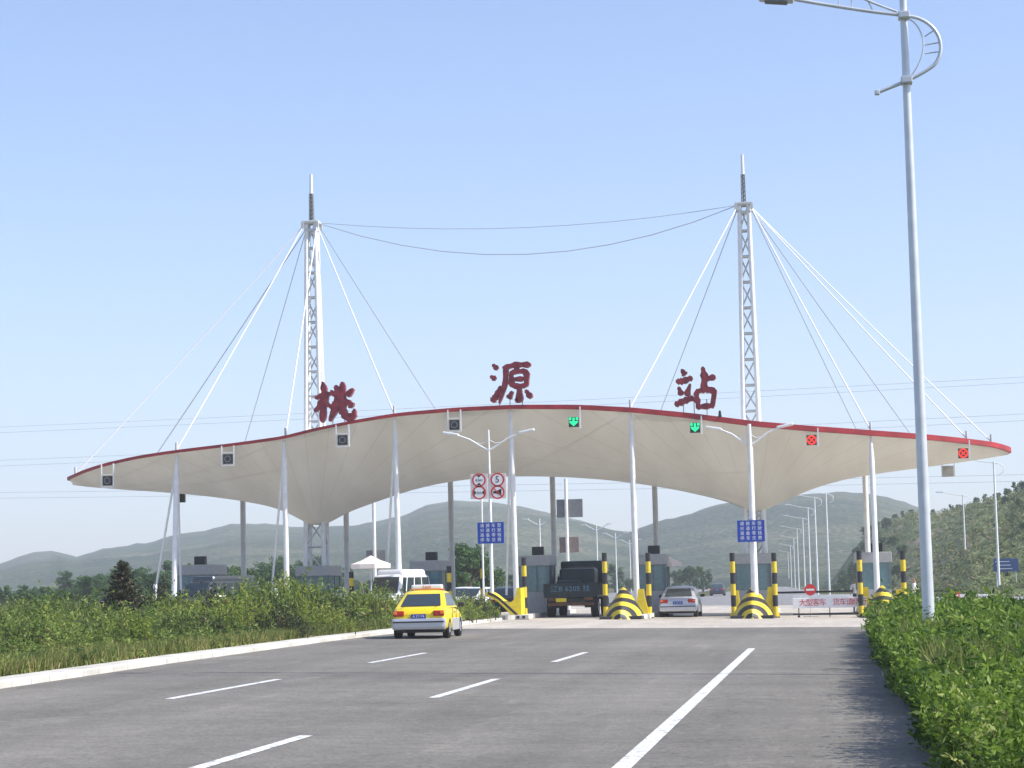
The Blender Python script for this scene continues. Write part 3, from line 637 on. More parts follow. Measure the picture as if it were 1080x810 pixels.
nose(colX[5] - .02, 95.6, 'black and yellow striped nose below the right twin arm lamp')
nose(colX[6] + .15, 95.6, 'black and yellow striped nose half hidden by the hedge')
def wedge():
    Y = 97.0; X0 = colX[3] - .3; g = gz(X0); q = lambda px, py: (at(px, py, Y).x - X0, max(0, at(px, py, Y).z - g))
    root = empty('yellow_wedge', (X0, Y, g), 'yellow sloping wedge with a dark ridge line at the end of the green median', 'crash nose')
    def cv(l, it=2):
        for _ in range(it):
            o = [l[0]]
            for a, b in zip(l, l[1:]): o += [(lerp(a[0], b[0], .25), lerp(a[1], b[1], .25)), (lerp(a[0], b[0], .75), lerp(a[1], b[1], .75))]
            l = o + [l[-1]]
        return l
    top = cv([q(512, 625), q(518, 624), q(530, 634), q(537, 636), q(542, 633), q(544, 626), q(545, 620)]); pts = top + [q(549, 620), q(550, 651), q(541, 651)] + cv([q(541, 651), q(532, 641), q(522, 632), q(512, 629)])[1:]
    MB().prism(pts, 0, 1.3).build('body', 'yellow', root)
    lo = cv([q(514, 627), q(524, 631), q(534, 640), q(546, 651)]); st = MB(); n = len(lo)
    st.add([(x, -.012, z) for x, z in lo] + [(x + .02, -.012, z + .13) for x, z in lo], [(i, i + 1, i + 1 + n, i + n) for i in range(n - 1)]); st.build('ridge_stripe', 'dark', root)
    b = MB(); b.box((.9, .2, .1), (.9, .9, .2), bev=.02); [b.box((.6 + .26 * k, -.26, .1), (.13, .02, .12), mi=1) for k in range(3)]; b.build('foot', ['curb', 'dark'], root)
wedge()
def guard(x, y, label, h=1.1, w=.32):
    root = empty('guard_post', (x, y, gz(x) + .02), label, 'guard post', 'yellow guards at the column feet')
    mb = MB(); mb.prism([(-w, 0), (w, 0), (w * .9, h * .3), (w * .45, h * .75), (w * .4, h), (-w * .4, h), (-w * .5, h * .75), (-w * .95, h * .3)], -.12, .12); mb.build('plate', 'yellow', root)
    f = MB(); f.box((0, .3, .1), (.7, .5, .2), bev=.02); f.build('foot', 'yellow', root); return root
guard(colX[4] + .32, 99.0, 'yellow guard beside the nose left of the silver car', 1.3)
guard(colX[5] + .75, 98.6, 'yellow guard right of the nose below the right twin arm lamp', 1.35)
guard(colX[5] - .78, 99.2, 'yellow guard left of the nose below the right twin arm lamp', 1.2, .2)
guard(colX[6] - .55, 98.8, 'yellow guard left of the nose that is half hidden by the hedge', 1.3, .28)
guard(colX[6] + .9, 98.8, 'yellow guard right of the nose that is half hidden by the hedge', 1.2, .28)
post0 = empty('striped_post', (0, 0, 0), 'x', 'post', 'tall black and yellow posts at the toll lanes')
MB().tube([(0, 0, 0), (0, 0, 2.75)], .115, 12).build('pole', 'stripe', post0); MB().box((0, 0, .02), (.36, .36, .05)).build('base_plate', 'dark', post0)
posts = [(553, 588, 99.2, 'striped post just right of the yellow wedge, left of the truck'), (638, 583, 100.2, 'striped post at the right rear corner of the dark truck'), (684, 583, 99.2, 'striped post just left of the silver car'), (773, 583, 98.4, 'striped post left of the nose below the right twin arm lamp'),
         (817, 583, 98.4, 'striped post right of the nose below the right twin arm lamp'), (907, 581, 98.4, 'striped post left of the nose half hidden by the hedge'), (953, 581, 98.4, 'striped post right of the nose half hidden by the hedge'),
         (268, 606, 101, 'striped post between the dark van and the person in white'), (371, 603, 101, 'striped post left of the white van'), (474, 597, 101, 'striped post right of the grey booth behind the taxi'), (509, 592, 104, 'striped post behind the pole of the left blue sign')]
for i, (px, py, Y, lb) in enumerate(posts):
    p = at(px, py + 30, Y); z0 = gz(p.x) + (.2 if False else .0); loc = (p.x, Y, z0)
    hh = (at(px, py, Y).z - z0) / 2.75
    if i == 0: post0.location = loc; post0['label'] = lb; post0.scale = (1, 1, hh)
    else: dup(post0, loc, None, lb, None, (1, 1, hh))
def booth(px, Y, label, w=1.65, fas_top=None, dpx=0, box=True, light=False):
    x = px; g = gz(x) + .2
    root = empty('toll_booth', (x, Y, g), label, 'toll booth', 'toll booths on the islands')
    H = (fas_top or 2.75)
    b = MB(); b.box((0, 1.2, .5), (w, 2.4, 1.0), bev=.02); b.build('wall', 'booth' if light else 'booth', root)
    gm = MB()
    gm.quad((-w / 2 + .08, .01, 1.0), (w / 2 - .08, .01, 1.0), (w / 2 - .08, .01, H - .5), (-w / 2 + .08, .01, H - .5))
    for s in (-1, 1): gm.quad((s * (w / 2 - .01), .08, 1.0), (s * (w / 2 - .01), 2.3, 1.0), (s * (w / 2 - .01), 2.3, H - .5), (s * (w / 2 - .01), .08, H - .5))
    gm.quad((-w / 2 + .08, 2.39, 1.0), (w / 2 - .08, 2.39, 1.0), (w / 2 - .08, 2.39, H - .5), (-w / 2 + .08, 2.39, H - .5))
    gm.build('window', 'boothglass', root)
    fr = MB()
    for sx in (-1, 1):
        for y in (.03, 1.2, 2.37): fr.box((sx * (w / 2 - .03), y, (H + .5) / 2), (.09, .09, H - 1.5))
    fr.box((.15, .0, (H + .5) / 2), (.05, .05, H - 1.5)); fr.build('window_frame', 'boothdark', root)
    MB().box((0, 1.2, H - .25), (w + .14, 2.6, .5), bev=.03).build('roof', 'booth', root)
    it = MB(); it.box((-.2, 1.4, 1.15), (.5, .6, .3)); it.box((.25, 1.5, 1.3), (.3, .1, .35)); it.build('counter', 'boothdark', root)
    if box: MB().box((w * .12, .5, H + .22), (.56, .35, .40), bev=.02).build('display_box', 'black', root)
    return root
bl = [(at(207, 615, 105).x, 'toll booth with a black box on its roof, behind the dark van', 1.9, 2.45, True), (at(333, 615, 105).x, 'toll booth at the foot of the left mast', 1.6, 2.35, False), (at(452, 615, 105).x, 'toll booth with a black box on its roof, behind the taxi', 1.5, 2.55, True), (at(563, 615, 104.5).x, 'toll booth with a black box on its roof, left of the truck', 1.5, 2.75, True),
      (at(685, 615, 104).x, 'toll booth with a black box on its roof, left of the silver car', 1.5, 2.75, True), (at(793, 615, 103.8).x, 'toll booth behind the lamp pole with the right blue sign', 1.65, 2.75, False), (at(922, 615, 104).x, 'toll booth nearest the hedge at the right end', 1.6, 2.75, True)]
for x, lb, w, H, bx in bl: booth(x, 104.5, lb, w, H, box=bx)
# ------------------------------------------------------------------ lamps
def text_grid(parent, rows, w, h, z, y):
    for i, r in enumerate(rows):
        for k, ch in enumerate(r): text_part('lettering', ch, h / len(rows) * .86, 'signwhite', parent, (-w / 2 + w * (k + .5) / len(r), y, z + h / 2 - h * (i + .5) / len(rows)))
def twin_lamp(px, pyb, Y, pyt, label, r=.09, span=1.45):
    b = at(px, pyb, Y); g = gz(b.x) + .9; t = at(px, pyt, Y).z
    root = empty('twin_arm_lamp', (b.x, Y, g), label, 'street lamp', 'twin arm lamps in front of the toll islands'); H = t - g
    MB().tube([(0, 0, 0), (0, 0, H * .5), (0, 0, H)], [r, r * .85, r * .5], 12).build('pole', 'white', root)
    for s in (-1, 1):
        arm = MB().tube([(0, 0, H - .95), (s * .35, 0, H - .75), (s * span * .6, 0, H - .42), (s * span, 0, H - .2)], [.05, .045, .04, .04], 8)
        arm.tube([(0, 0, H - .45), (s * .3, 0, H - .62), (s * .6, 0, H - .58)], .022, 6)
        a = arm.build('arm', 'white', root)
        hh = MB(); hh.box((0, 0, 0), (.75, .26, .12), bev=.05); h_ = hh.build('lamp_head', 'white', a); h_.location = (s * (span + .28), 0, H - .13); h_.rotation_euler.y = -s * .18
    return root, g, H
lampL = twin_lamp(519, 625, 97.2, 453, 'white twin arm lamp in front of the fourth column, carrying prohibition signs', .085)
lampR = twin_lamp(796, 622, 97.2, 447, 'thick white twin arm lamp on the nose under the right mast', .16, 1.3)
def blue_sign(pxc, pyc, Y, w, h, label, posts_=None):
    p = at(pxc, pyc, Y); root = empty('blue_sign', p, label, 'sign', 'blue notice boards of white characters')
    MB().box((0, .03, 0), (w, .05, h), bev=.01).build('panel', 'blue', root)
    text_grid(root, ['请按车型', '分道行驶', '准备零钱', '停车交费'], w * .86, h * .9, 0, -.006)
    fr = MB(); [fr.box((s * (w / 2 - .015), 0, 0), (.02, .012, h - .02)) for s in (-1, 1)]; [fr.box((0, 0, s * (h / 2 - .015)), (w - .06, .012, .02)) for s in (-1, 1)]; fr.build('border', 'blue', root)
    br = MB(); br.box((0, .09, .25), (.3, .08, .06)); br.box((0, .09, -.25), (.3, .08, .06)); br.build('bracket', 'galv', root); return root
blue_sign(517.5, 562, 96.95, 1.2, .95, 'blue board of white characters on the poles left of the fourth column')
blue_sign(792, 560, 96.95, 1.2, .95, 'blue board of white characters on the thick pole under the right mast')
p = at(510, 625, 97.6); t = at(508, 520, 97.6); MBp = MB().tube([(0, 0, 0), (0, 0, t.z - gz(p.x) - .1)], .045, 8).build('sign_pole', 'white', None, (p.x, 97.6, gz(p.x) + .1)); tag(MBp, 'thin white pole just left of the left twin arm lamp', 'pole')
# prohibition boards
def prohibition(px0, px1, py0, py1, kinds, label):
    Y = 96.98; a = at(px0, py1, Y); b = at(px1, py0, Y); w, h = b.x - a.x, b.z - a.z
    root = empty('prohibition_board', ((a.x + b.x) / 2, Y, (a.z + b.z) / 2), label, 'sign', 'white boards with two round prohibitions each')
    MB().box((0, .03, 0), (w, .05, h), bev=.01).build('panel', 'signpink', root)
    for i, k in enumerate(kinds):
        z = h / 4 * (1 - 2 * i); r = w * .40; f = MB(); f.disc((0, z), r * .8, -.004, .0, 24); f.build('face', 'signwhite', root)
        q = MB(); q.ring((0, z), r * .78, r, -.007)
        if k == 'horn': q.prism([(-r * .62, z + r * .5), (-r * .5, z + r * .62), (r * .62, z - r * .5), (r * .5, z - r * .62)], -.014, -.010)
        q.build('ring', 'signred', root); s = MB()
        if k == 'height':
            s.prism([(-.12, z + r * .72), (.12, z + r * .72), (0, z + r * .38)], -.009, -.005); s.prism([(-.12, z - r * .72), (0, z - r * .38), (.12, z - r * .72)], -.009, -.005); text_part('numeral', '4.5m', .17, 'black', root, (0, -.007, z))
        if k == 'width':
            for t in (-1, 1): s.prism([(t * r * .75, z + .12), (t * r * .75, z - .12), (t * r * .38, z)], -.009, -.005)
            text_part('numeral', '3m', .17, 'black', root, (0, -.007, z))
        if k == 'five': text_part('numeral', '5', .42, 'black', root, (0, -.007, z))
        if k == 'horn': s.prism([(-.2, z + .05), (-.2, z - .05), (-.05, z - .06), (.17, z - .16), (.17, z + .16), (-.05, z + .06)], -.009, -.005)
        if s.v: s.build('symbol', 'black', root)
    return root
prohibition(496.5, 514, 499.5, 526.5, ('height', 'width'), 'left white board showing height and width limit circles on the lamp')
prohibition(516, 533.5, 499, 526, ('five', 'horn'), 'right white board showing a 5 and a no horn circle on the lamp')
# near lamp at the right
def near_lamp():
    Y = 38.; b = at(979, 640, Y); X = b.x; g = gz(X); pz = lambda px, py: (at(px, py, Y).x - X, at(px, py, Y).z - g)
    root = empty('street_lamp', (X, Y, g), 'tall galvanised lamp with a curled bracket, standing in the hedge at the right', 'street lamp')
    H = pz(951, -60)[1]; MB().tube([(0, 0, 0), (0, 0, H * .5), (0, 0, H)], [.108, .084, .058], 20).build('pole', 'galv', root)
    bp = MB(); bp.box((0, 0, .03), (.45, .45, .04)); bp.build('base_plate', 'galv', root)
    def path(l): return [(pz(*q)[0], -.0, pz(*q)[1]) for q in l]
    def smooth(pts, it=2):
        for _ in range(it):
            o = [pts[0]]
            for a, b in zip(pts, pts[1:]): o += [tuple(lerp(a[k], b[k], .25) for k in range(3)), tuple(lerp(a[k], b[k], .75) for k in range(3))]
            pts = o + [pts[-1]]
        return pts
    fwd = (0, -.09, 0)
    outer = smooth(path([(838, 1), (880, 8), (920, 14), (952, 17.5), (972, 21), (988, 34), (993, 52), (988, 68), (975, 77), (958, 86), (925, 99)]))
    outer = [(x, -.1, z) for x, y, z in outer]
    MB().tube(outer, .032, 8).build('bracket', 'galv', root)
    inner = [(x, -.1, z) for x, y, z in smooth(path([(954, 19), (966, 26), (974, 42), (973, 60), (964, 78), (957, 85)]))]
    up = [(x, -.1, z) for x, y, z in smooth(path([(946, 14), (916, 3), (895, -8), (870, -10)]))]
    sc = MB().tube(inner, .014, 6); sc.tube(up, .022, 6)
    for a, b in (((975, 40), (987, 32)), ((975, 49), (992, 46)), ((975, 58), (990, 56)), ((885, -9), (885, 8)), ((898, -7), (898, 10)), ((915, 2), (920, 12))):
        q = path([a, b]); sc.tube([(x, -.1, z) for x, y, z in q], .012, 6)
    sc.build('scroll', 'galv', root)
    e = path([(925, 99)])[0]; k = MB(); k.box((e[0], -.1, e[2]), (.09, .09, .09), bev=.02); k.build('scroll_tip', 'galv', root)
    cl_ = MB()
    for py in (17.5, 86): q = pz(951, py); cl_.box((0, -.05, q[1]), (.2, .26, .12), bev=.02)
    cl_.build('clamp', 'galv', root)
    h = path([(826, -.5)])[0]; hm = MB(); hm.box((0, 0, 0), (.62, .26, .12), bev=.05); ho = hm.build('lamp_head', 'galv', root, (h[0] - .12, -.1, h[2])); ho.rotation_euler.y = .12
    gl = MB(); gl.box((0, 0, -.07), (.4, .2, .04), bev=.02); gl.build('lamp_glass', 'greyback', ho)
near_lamp()
# single-arm lamp rows beyond
def arm_lamp(label, group):
    root = empty('arm_lamp', (0, 0, 0), label, 'street lamp', group); H = 11.4
    MB().tube([(0, 0, 0), (0, 0, H)], [.12, .07], 8).build('pole', 'white', root)
    MB().tube([(.35, 0, H - 1.1), (.75, 0, H - .9), (.8, 0, H - .4), (.4, 0, H - .15), (0, 0, H - .1), (-1.2, 0, H + .1), (-2.3, 0, H + .38)], [.04] * 7, 6).build('arm', 'white', root)
    hh = MB().box((-2.65, 0, H + .42), (.8, .3, .14), bev=.04).build('lamp_head', 'white', root); return root
rows = [((1052, 638), (1042, 491), 'arm lamp right of the canopy tip, nearer of two on the right verge'), ((1020, 622), (1016, 524), 'arm lamp on the right verge, farther of two, left of its neighbour')]
AL = None
def place_arm(px, pyt, label, group, side=1):
    global AL
    e = at(px, pyt, 200.); Y = 200.
    for _ in range(20):
        p = at(px, pyt, Y); hgt = p.z - gz(p.x); Y *= 1 + (11.4 - hgt) / max(hgt, 1) * .8; Y = min(max(Y, 60), 1500)
    p = at(px, pyt, Y); loc = (p.x, Y, gz(p.x))
    if AL is None: AL = arm_lamp(label, group); AL.location = loc; c = AL
    else: c = dup(AL, loc, None, label, group)
    c.scale = (side, 1, 1); return c
place_arm(1048, 487, rows[0][2], 'arm lamps on the right verge'); place_arm(1015.5, 522, rows[1][2], 'arm lamps on the right verge')
fr_ = [(871, 520), (859, 524), (852, 535), (846.5, 546), (840.5, 557), (837, 567), (833.5, 575), (831, 582), (828.5, 588), (826.5, 593)]
for k, (px, py) in enumerate(fr_): place_arm(px, py, ['nearest', 'second nearest', 'third nearest', 'fourth nearest', 'fifth', 'sixth', 'seventh', 'eighth', 'ninth', 'farthest'][k] + ' white arm lamp of the receding row beyond the toll', 'receding row of arm lamps beyond the toll')
# far twin lamps between the islands
def far_twin():
    root = empty('median_lamp', (0, 0, 0), 'small distant white twin arm lamp seen between the toll booths', 'street lamp', 'distant twin arm lamps beyond the toll'); H = 9
    MB().tube([(0, 0, 0), (0, 0, H)], [.11, .06], 8).build('pole', 'white', root)
    a = MB()
    for s in (-1, 1): a.tube([(0, 0, H - .8), (s * 1.3, 0, H - .1)], .05, 6); a.box((s * 1.6, 0, H), (.7, .3, .12))
    a.build('arm', 'white', root); return root
ft = far_twin(); first = True
for px, py in ((569, 547), (629, 553), (649, 562), (664, 569)):
    Y = 200.
    for _ in range(20): p = at(px, py, Y); hgt = p.z - gz(p.x); Y *= 1 + (9 - hgt) / max(hgt, 1) * .8; Y = min(max(Y, 60), 1500)
    p = at(px, py, Y)
    if first: ft.location = (p.x, Y, gz(p.x)); first = False
    else: dup(ft, (p.x, Y, gz(p.x)))
# far sign poles with panels
def back_sign(px, Y, panels, pyt, label):
    b = at(px, 640, Y); g = gz(b.x); root = empty('rear_sign', (b.x, Y, g), label, 'sign')
    MB().tube([(0, 0, 0), (0, 0, at(px, pyt, Y).z - g)], .1, 10).build('pole', 'white', root)
    for x0, x1, y0, y1, m in panels:
        a = at(x0, y1, Y); c = at(x1, y0, Y); MB().box(((a.x + c.x) / 2 - b.x, .14, (a.z + c.z) / 2 - g), (c.x - a.x, .06, c.z - a.z), bev=.01).build('panel', m, root)
back_sign(600, 128, [(587, 614, 526, 546, 'greyback'), (590, 610, 566, 583, 'brownback')], 505, 'white pole with two grey sign backs, seen above the truck')
back_sign(396, 124, [(386, 406, 580, 594, 'greyback')], 530, 'white pole with a dark panel rising behind the pink parasol')
# guide sign on the right slope
p = at(1061, 596, 190); root = empty('guide_sign', (p.x, 190, gz(p.x)), 'blue road sign on posts at the foot of the right slope', 'sign'); h = p.z - gz(p.x)
MB().box((0, 0, h), (2.1, .08, 1.1), bev=.02).build('panel', 'dullblue', root); q = MB(); [q.tube([(s * .8, .08, 0), (s * .8, .08, h)], .05, 6) for s in (-1, 1)]; q.build('post', 'galv', root)
tx = MB(); [tx.box((-.3 + .1 * k, -.045, h + .3 - .3 * k), (1.2, .01, .05)) for k in range(3)]; tx.build('text_line', 'signwhite', root)
# ------------------------------------------------------------------ barriers
def stop_disc(px, py, Y, label):
    p = at(px, py, Y); g = gz(p.x); h = p.z - g; root = empty('no_entry_sign', (p.x, Y, g), label, 'sign', 'round red signs on stands'); r = .26
    MB().disc((0, h), r, -.02, .02).build('disc', 'signred', root); MB().box((0, -.024, h), (.36, .006, .09)).build('bar', 'signwhite', root)
    s = MB(); s.tube([(0, .03, 0), (0, .03, h)], .025, 8); s.tube([(-.35, 0, .04), (.35, 0, .04)], .03, 6); s.tube([(0, -.3, .04), (0, .3, .04)], .03, 6); s.build('stand', 'galv', root)
stop_disc(854.5, 622, 99.6, 'round red no entry sign on a stand above the red lettered board'); stop_disc(1007, 628, 118, 'round red no entry sign left of the white barriers by the right verge')
def lettered(px0, px1, pyc, Y, label, txt):
    a = at(px0, pyc, Y); b = at(px1, pyc, Y); w = b.x - a.x; z = (a.z + b.z) / 2; x = (a.x + b.x) / 2; g = gz(x)
    root = empty('lettered_barrier', (x, Y, g), label, 'barrier'); h = z - g
    MB().box((0, 0, h), (w, .05, .46), bev=.02).build('board', 'signwhite', root)
    k = len(txt)
    for i, ch in enumerate(txt):
        if ch != ' ': text_part('lettering', ch, .34, 'signred', root, (-w / 2 + w * (i + .5) / k, -.03, h))
    f = MB()
    for s in (-1, 0, 1): f.tube([(s * w * .42, .0, .06), (s * w * .42, .0, h)], .025, 6); f.tube([(s * w * .42, -.3, .05), (s * w * .42, .3, .05)], .03, 6)
    f.tube([(-w / 2, 0, .16), (w / 2, 0, .16)], .04, 8); f.build('frame', 'dark', root)
    wl = MB(); [wl.disc((s * w * .42, .06), .06, -.33, -.27, 12) for s in (-1, 1)]; wl.build('wheel', 'rubber', root)
lettered(836, 914, 635.5, 98.6, 'long white board with red characters closing the lane left of the hedge', ' 大型客车 货车请绕行')
def water_barrier(px, py, Y, k):
    p = at(px, py, Y); g = gz(p.x); poly = [(-.5, 0), (.5, 0), (.5, .22), (.36, .4), (.30, .85), (-.30, .85), (-.36, .4), (-.5, .22)]
    root = empty('road_barrier', (p.x, Y, g), ['first', 'second', 'third', 'fourth', 'fifth'][k] + ' white water barrier from the left in the row by the right verge', 'barrier', 'white water barriers by the right verge')
    MB().prism([(a * .9, b) for a, b in poly], -.25, .25).build('body', 'vanwhite', root); b = MB(); b.box((0, -.255, .62), (.4, .01, .12)); b.build('stripe', 'signred', root)
for k in range(5): water_barrier(1008 + k * 8.6, 636, 119 - .2 * k, k)
# boom barriers across lanes at the booths
def boom(x, w, Y, label):
    root = empty('boom_barrier', (x, Y, gz(x) + .2), label, 'barrier', 'boom barriers at the booths'); MB().box((0, 0, .45), (.3, .35, .9), bev=.03).build('cabinet', 'yellow', root)
    MB().box((w / 2, -.22, .85), (w, .05, .1), bev=.01).build('arm', 'dark', root)
boom(colX[5] + .55, 3.9, 108.5, 'dark boom lowered across the lane left of the hedge'); boom(colX[6] + .6, 3.6, 108.5, 'dark boom lowered right of the rightmost booth')
# guard rails beyond the lanes: long low dark rail seen under the booms
rl = MB(); rl.box((0, 0, .65), (5.2, .06, .3), bev=.02); [rl.box((a, .08, .35), (.1, .1, .7)) for a in (-2.4, -.8, .8, 2.4)]
tag(rl.build('guard_rail', 'galv', None, (at(885, 630, 112).x, 132, 0)), 'steel guard rail behind the closed lane', 'guard rail')
# rubble / rail right of hedge
for k, (px, Y) in enumerate(((975, 122), (1050, 112))):
    r_ = MB(); r_.box((0, 0, .55), (3.2, .06, .28), bev=.02); [r_.box((a, .08, .3), (.1, .1, .6)) for a in (-1.4, 0, 1.4)]
    tag(r_.build('guard_rail', 'galv', None, (at(px, 640, Y).x, Y, gz(6))), ['low grey rail just right of the tall lamp pole', 'low grey rail in front of the two verge lamps'][k], 'guard rail')
# ------------------------------------------------------------------ vehicles (built facing +Y, rear towards the camera)
def loft(stations, ns=7):
    """stations: (y, half width, z bottom, z top, crown) -> rounded body"""
    mb = MB(); prof = []
    rings = []
    for y, hw, zb, zt, cr in stations:
        r = [(-hw * .90, zb), (-hw * .985, zb + .08), (-hw, lerp(zb, zt, .45)), (-hw * .985, lerp(zb, zt, .72)), (-hw * .94, zt - .05), (-hw * .80, zt), (-hw * .35, zt + cr), (hw * .35, zt + cr), (hw * .80, zt), (hw * .94, zt - .05), (hw * .985, lerp(zb, zt, .72)), (hw, lerp(zb, zt, .45)), (hw * .985, zb + .08), (hw * .90, zb)]
        rings.append([(a, y, b) for a, b in r])
    n = len(rings[0]); vs = [v for r in rings for v in r]; fs = []
    for i in range(len(rings) - 1):
        for k in range(n): fs.append((i * n + k, i * n + (k + 1) % n, (i + 1) * n + (k + 1) % n, (i + 1) * n + k))
    mb.add(vs, fs, 0, True); mb.add(rings[0][::-1], [tuple(range(n))]); mb.add(rings[-1], [tuple(range(n))]); return mb
def cabin(root, y0, y0t, y1t, y1, wb, wt, zb, zt, m, posts_=(), name='cabin'):
    """y0..y1 at the belt, y0t..y1t at the roof; glass panels sit 5 mm proud"""
    c = MB(); e = .06
    ring = lambda y0, y1, w, z, r: [(-w + r, y0, z), (w - r, y0, z), (w, y0 + r, z), (w, y1 - r, z), (w - r, y1, z), (-w + r, y1, z), (-w, y1 - r, z), (-w, y0 + r, z)]
    R = [ring(y0, y1, wb, zb, .05), ring(lerp(y0, y0t, .9), lerp(y1, y1t, .9), lerp(wb, wt, .9), lerp(zb, zt, .88), .08), ring(y0t + .1, y1t - .12, wt - .07, zt - .015, .12), ring(y0t + .35, y1t - .35, wt - .3, zt + .015, .12)]
    vs = [v for r in R for v in r]; n = 8; fs = []
    for i in range(3):
        for k in range(n): fs.append((i * n + k, i * n + (k + 1) % n, (i + 1) * n + (k + 1) % n, (i + 1) * n + k))
    fs.append(tuple(3 * n + k for k in range(n))); c.add(vs, fs, 0, True); cb = c.build(name, m, root)
    def face(side, u0, u1, v0, v1):
        if side in ('rear', 'front'):
            ya, yb = (y0, y0t) if side == 'rear' else (y1, y1t); s = -1 if side == 'rear' else 1
            def P(u, v): return (lerp(-1, 1, u) * lerp(wb, wt, v), lerp(ya, yb, v) + s * .022, lerp(zb, zt, v) + .012)
        else:
            s = 1 if side == 'right' else -1
            def P(u, v): return (s * (lerp(wb, wt, v) + .012), lerp(lerp(y0, y1, u), lerp(y0t, y1t, u), v), lerp(zb, zt, v))
        return [P(u0, v0), P(u1, v0), P(u1, v1), P(u0, v1)]
    MB().quad(*face('rear', .10, .90, .12, .78)).build('rear_window', 'glass', root)
    MB().quad(*face('front', .06, .94, .08, .86)).build('windscreen', 'glass', root)
    spans = list(zip((.04,) + tuple(posts_), tuple(posts_) + (.96,)))
    for sd in ('left', 'right'):
        for a, b in spans: MB().quad(*face(sd, a + .015, b - .015, .12, .84)).build('side_window', 'glass', root)
    return cb
def wheel(root, x, y, r, w=.2):
    s = 1 if x > 0 else -1
    t = MB(); n = 24
    def ringx(rr, xx): return [(xx, rr * math.cos(2 * PI * k / n), rr * math.sin(2 * PI * k / n)) for k in range(n)]
    R = [ringx(r * .62, w / 2), ringx(r * .93, w / 2), ringx(r, w / 2 - .03), ringx(r, -w / 2 + .03), ringx(r * .93, -w / 2), ringx(r * .5, -w / 2)]
    vs = [v for q in R for v in q]; fs = [(i * n + k, i * n + (k + 1) % n, (i + 1) * n + (k + 1) % n, (i + 1) * n + k) for i in range(5) for k in range(n)]; t.add(vs, fs, 0, True)
    wh = empty('wheel', (x, y, r)); wh.parent = root; wh.rotation_euler.z = 0 if s > 0 else PI
    t.build('tyre', 'rubber', wh); h = MB(); h.add(ringx(r * .62, w / 2 - .02), [tuple(range(n))]); h.add(ringx(r * .18, w / 2 + .0), [tuple(range(n))])
    for k in range(7):
        a = 2 * PI * k / 7; h.add([(w / 2 - .008, r * .58 * math.cos(a + d), r * .58 * math.sin(a + d)) for d in (-.14, .14)] + [(w / 2 - .008, r * .12 * math.cos(a + d), r * .12 * math.sin(a + d)) for d in (.5, -.5)], [(0, 1, 2, 3)])
    h.build('rim', 'galv', wh); ar = MB(); ar.add(ringx(r * 1.13, -.0), [tuple(range(n))]); ar.add(ringx(r * 1.13, w / 2 - .035), [tuple(range(n))]); ar.build('wheel_arch', 'black', wh)
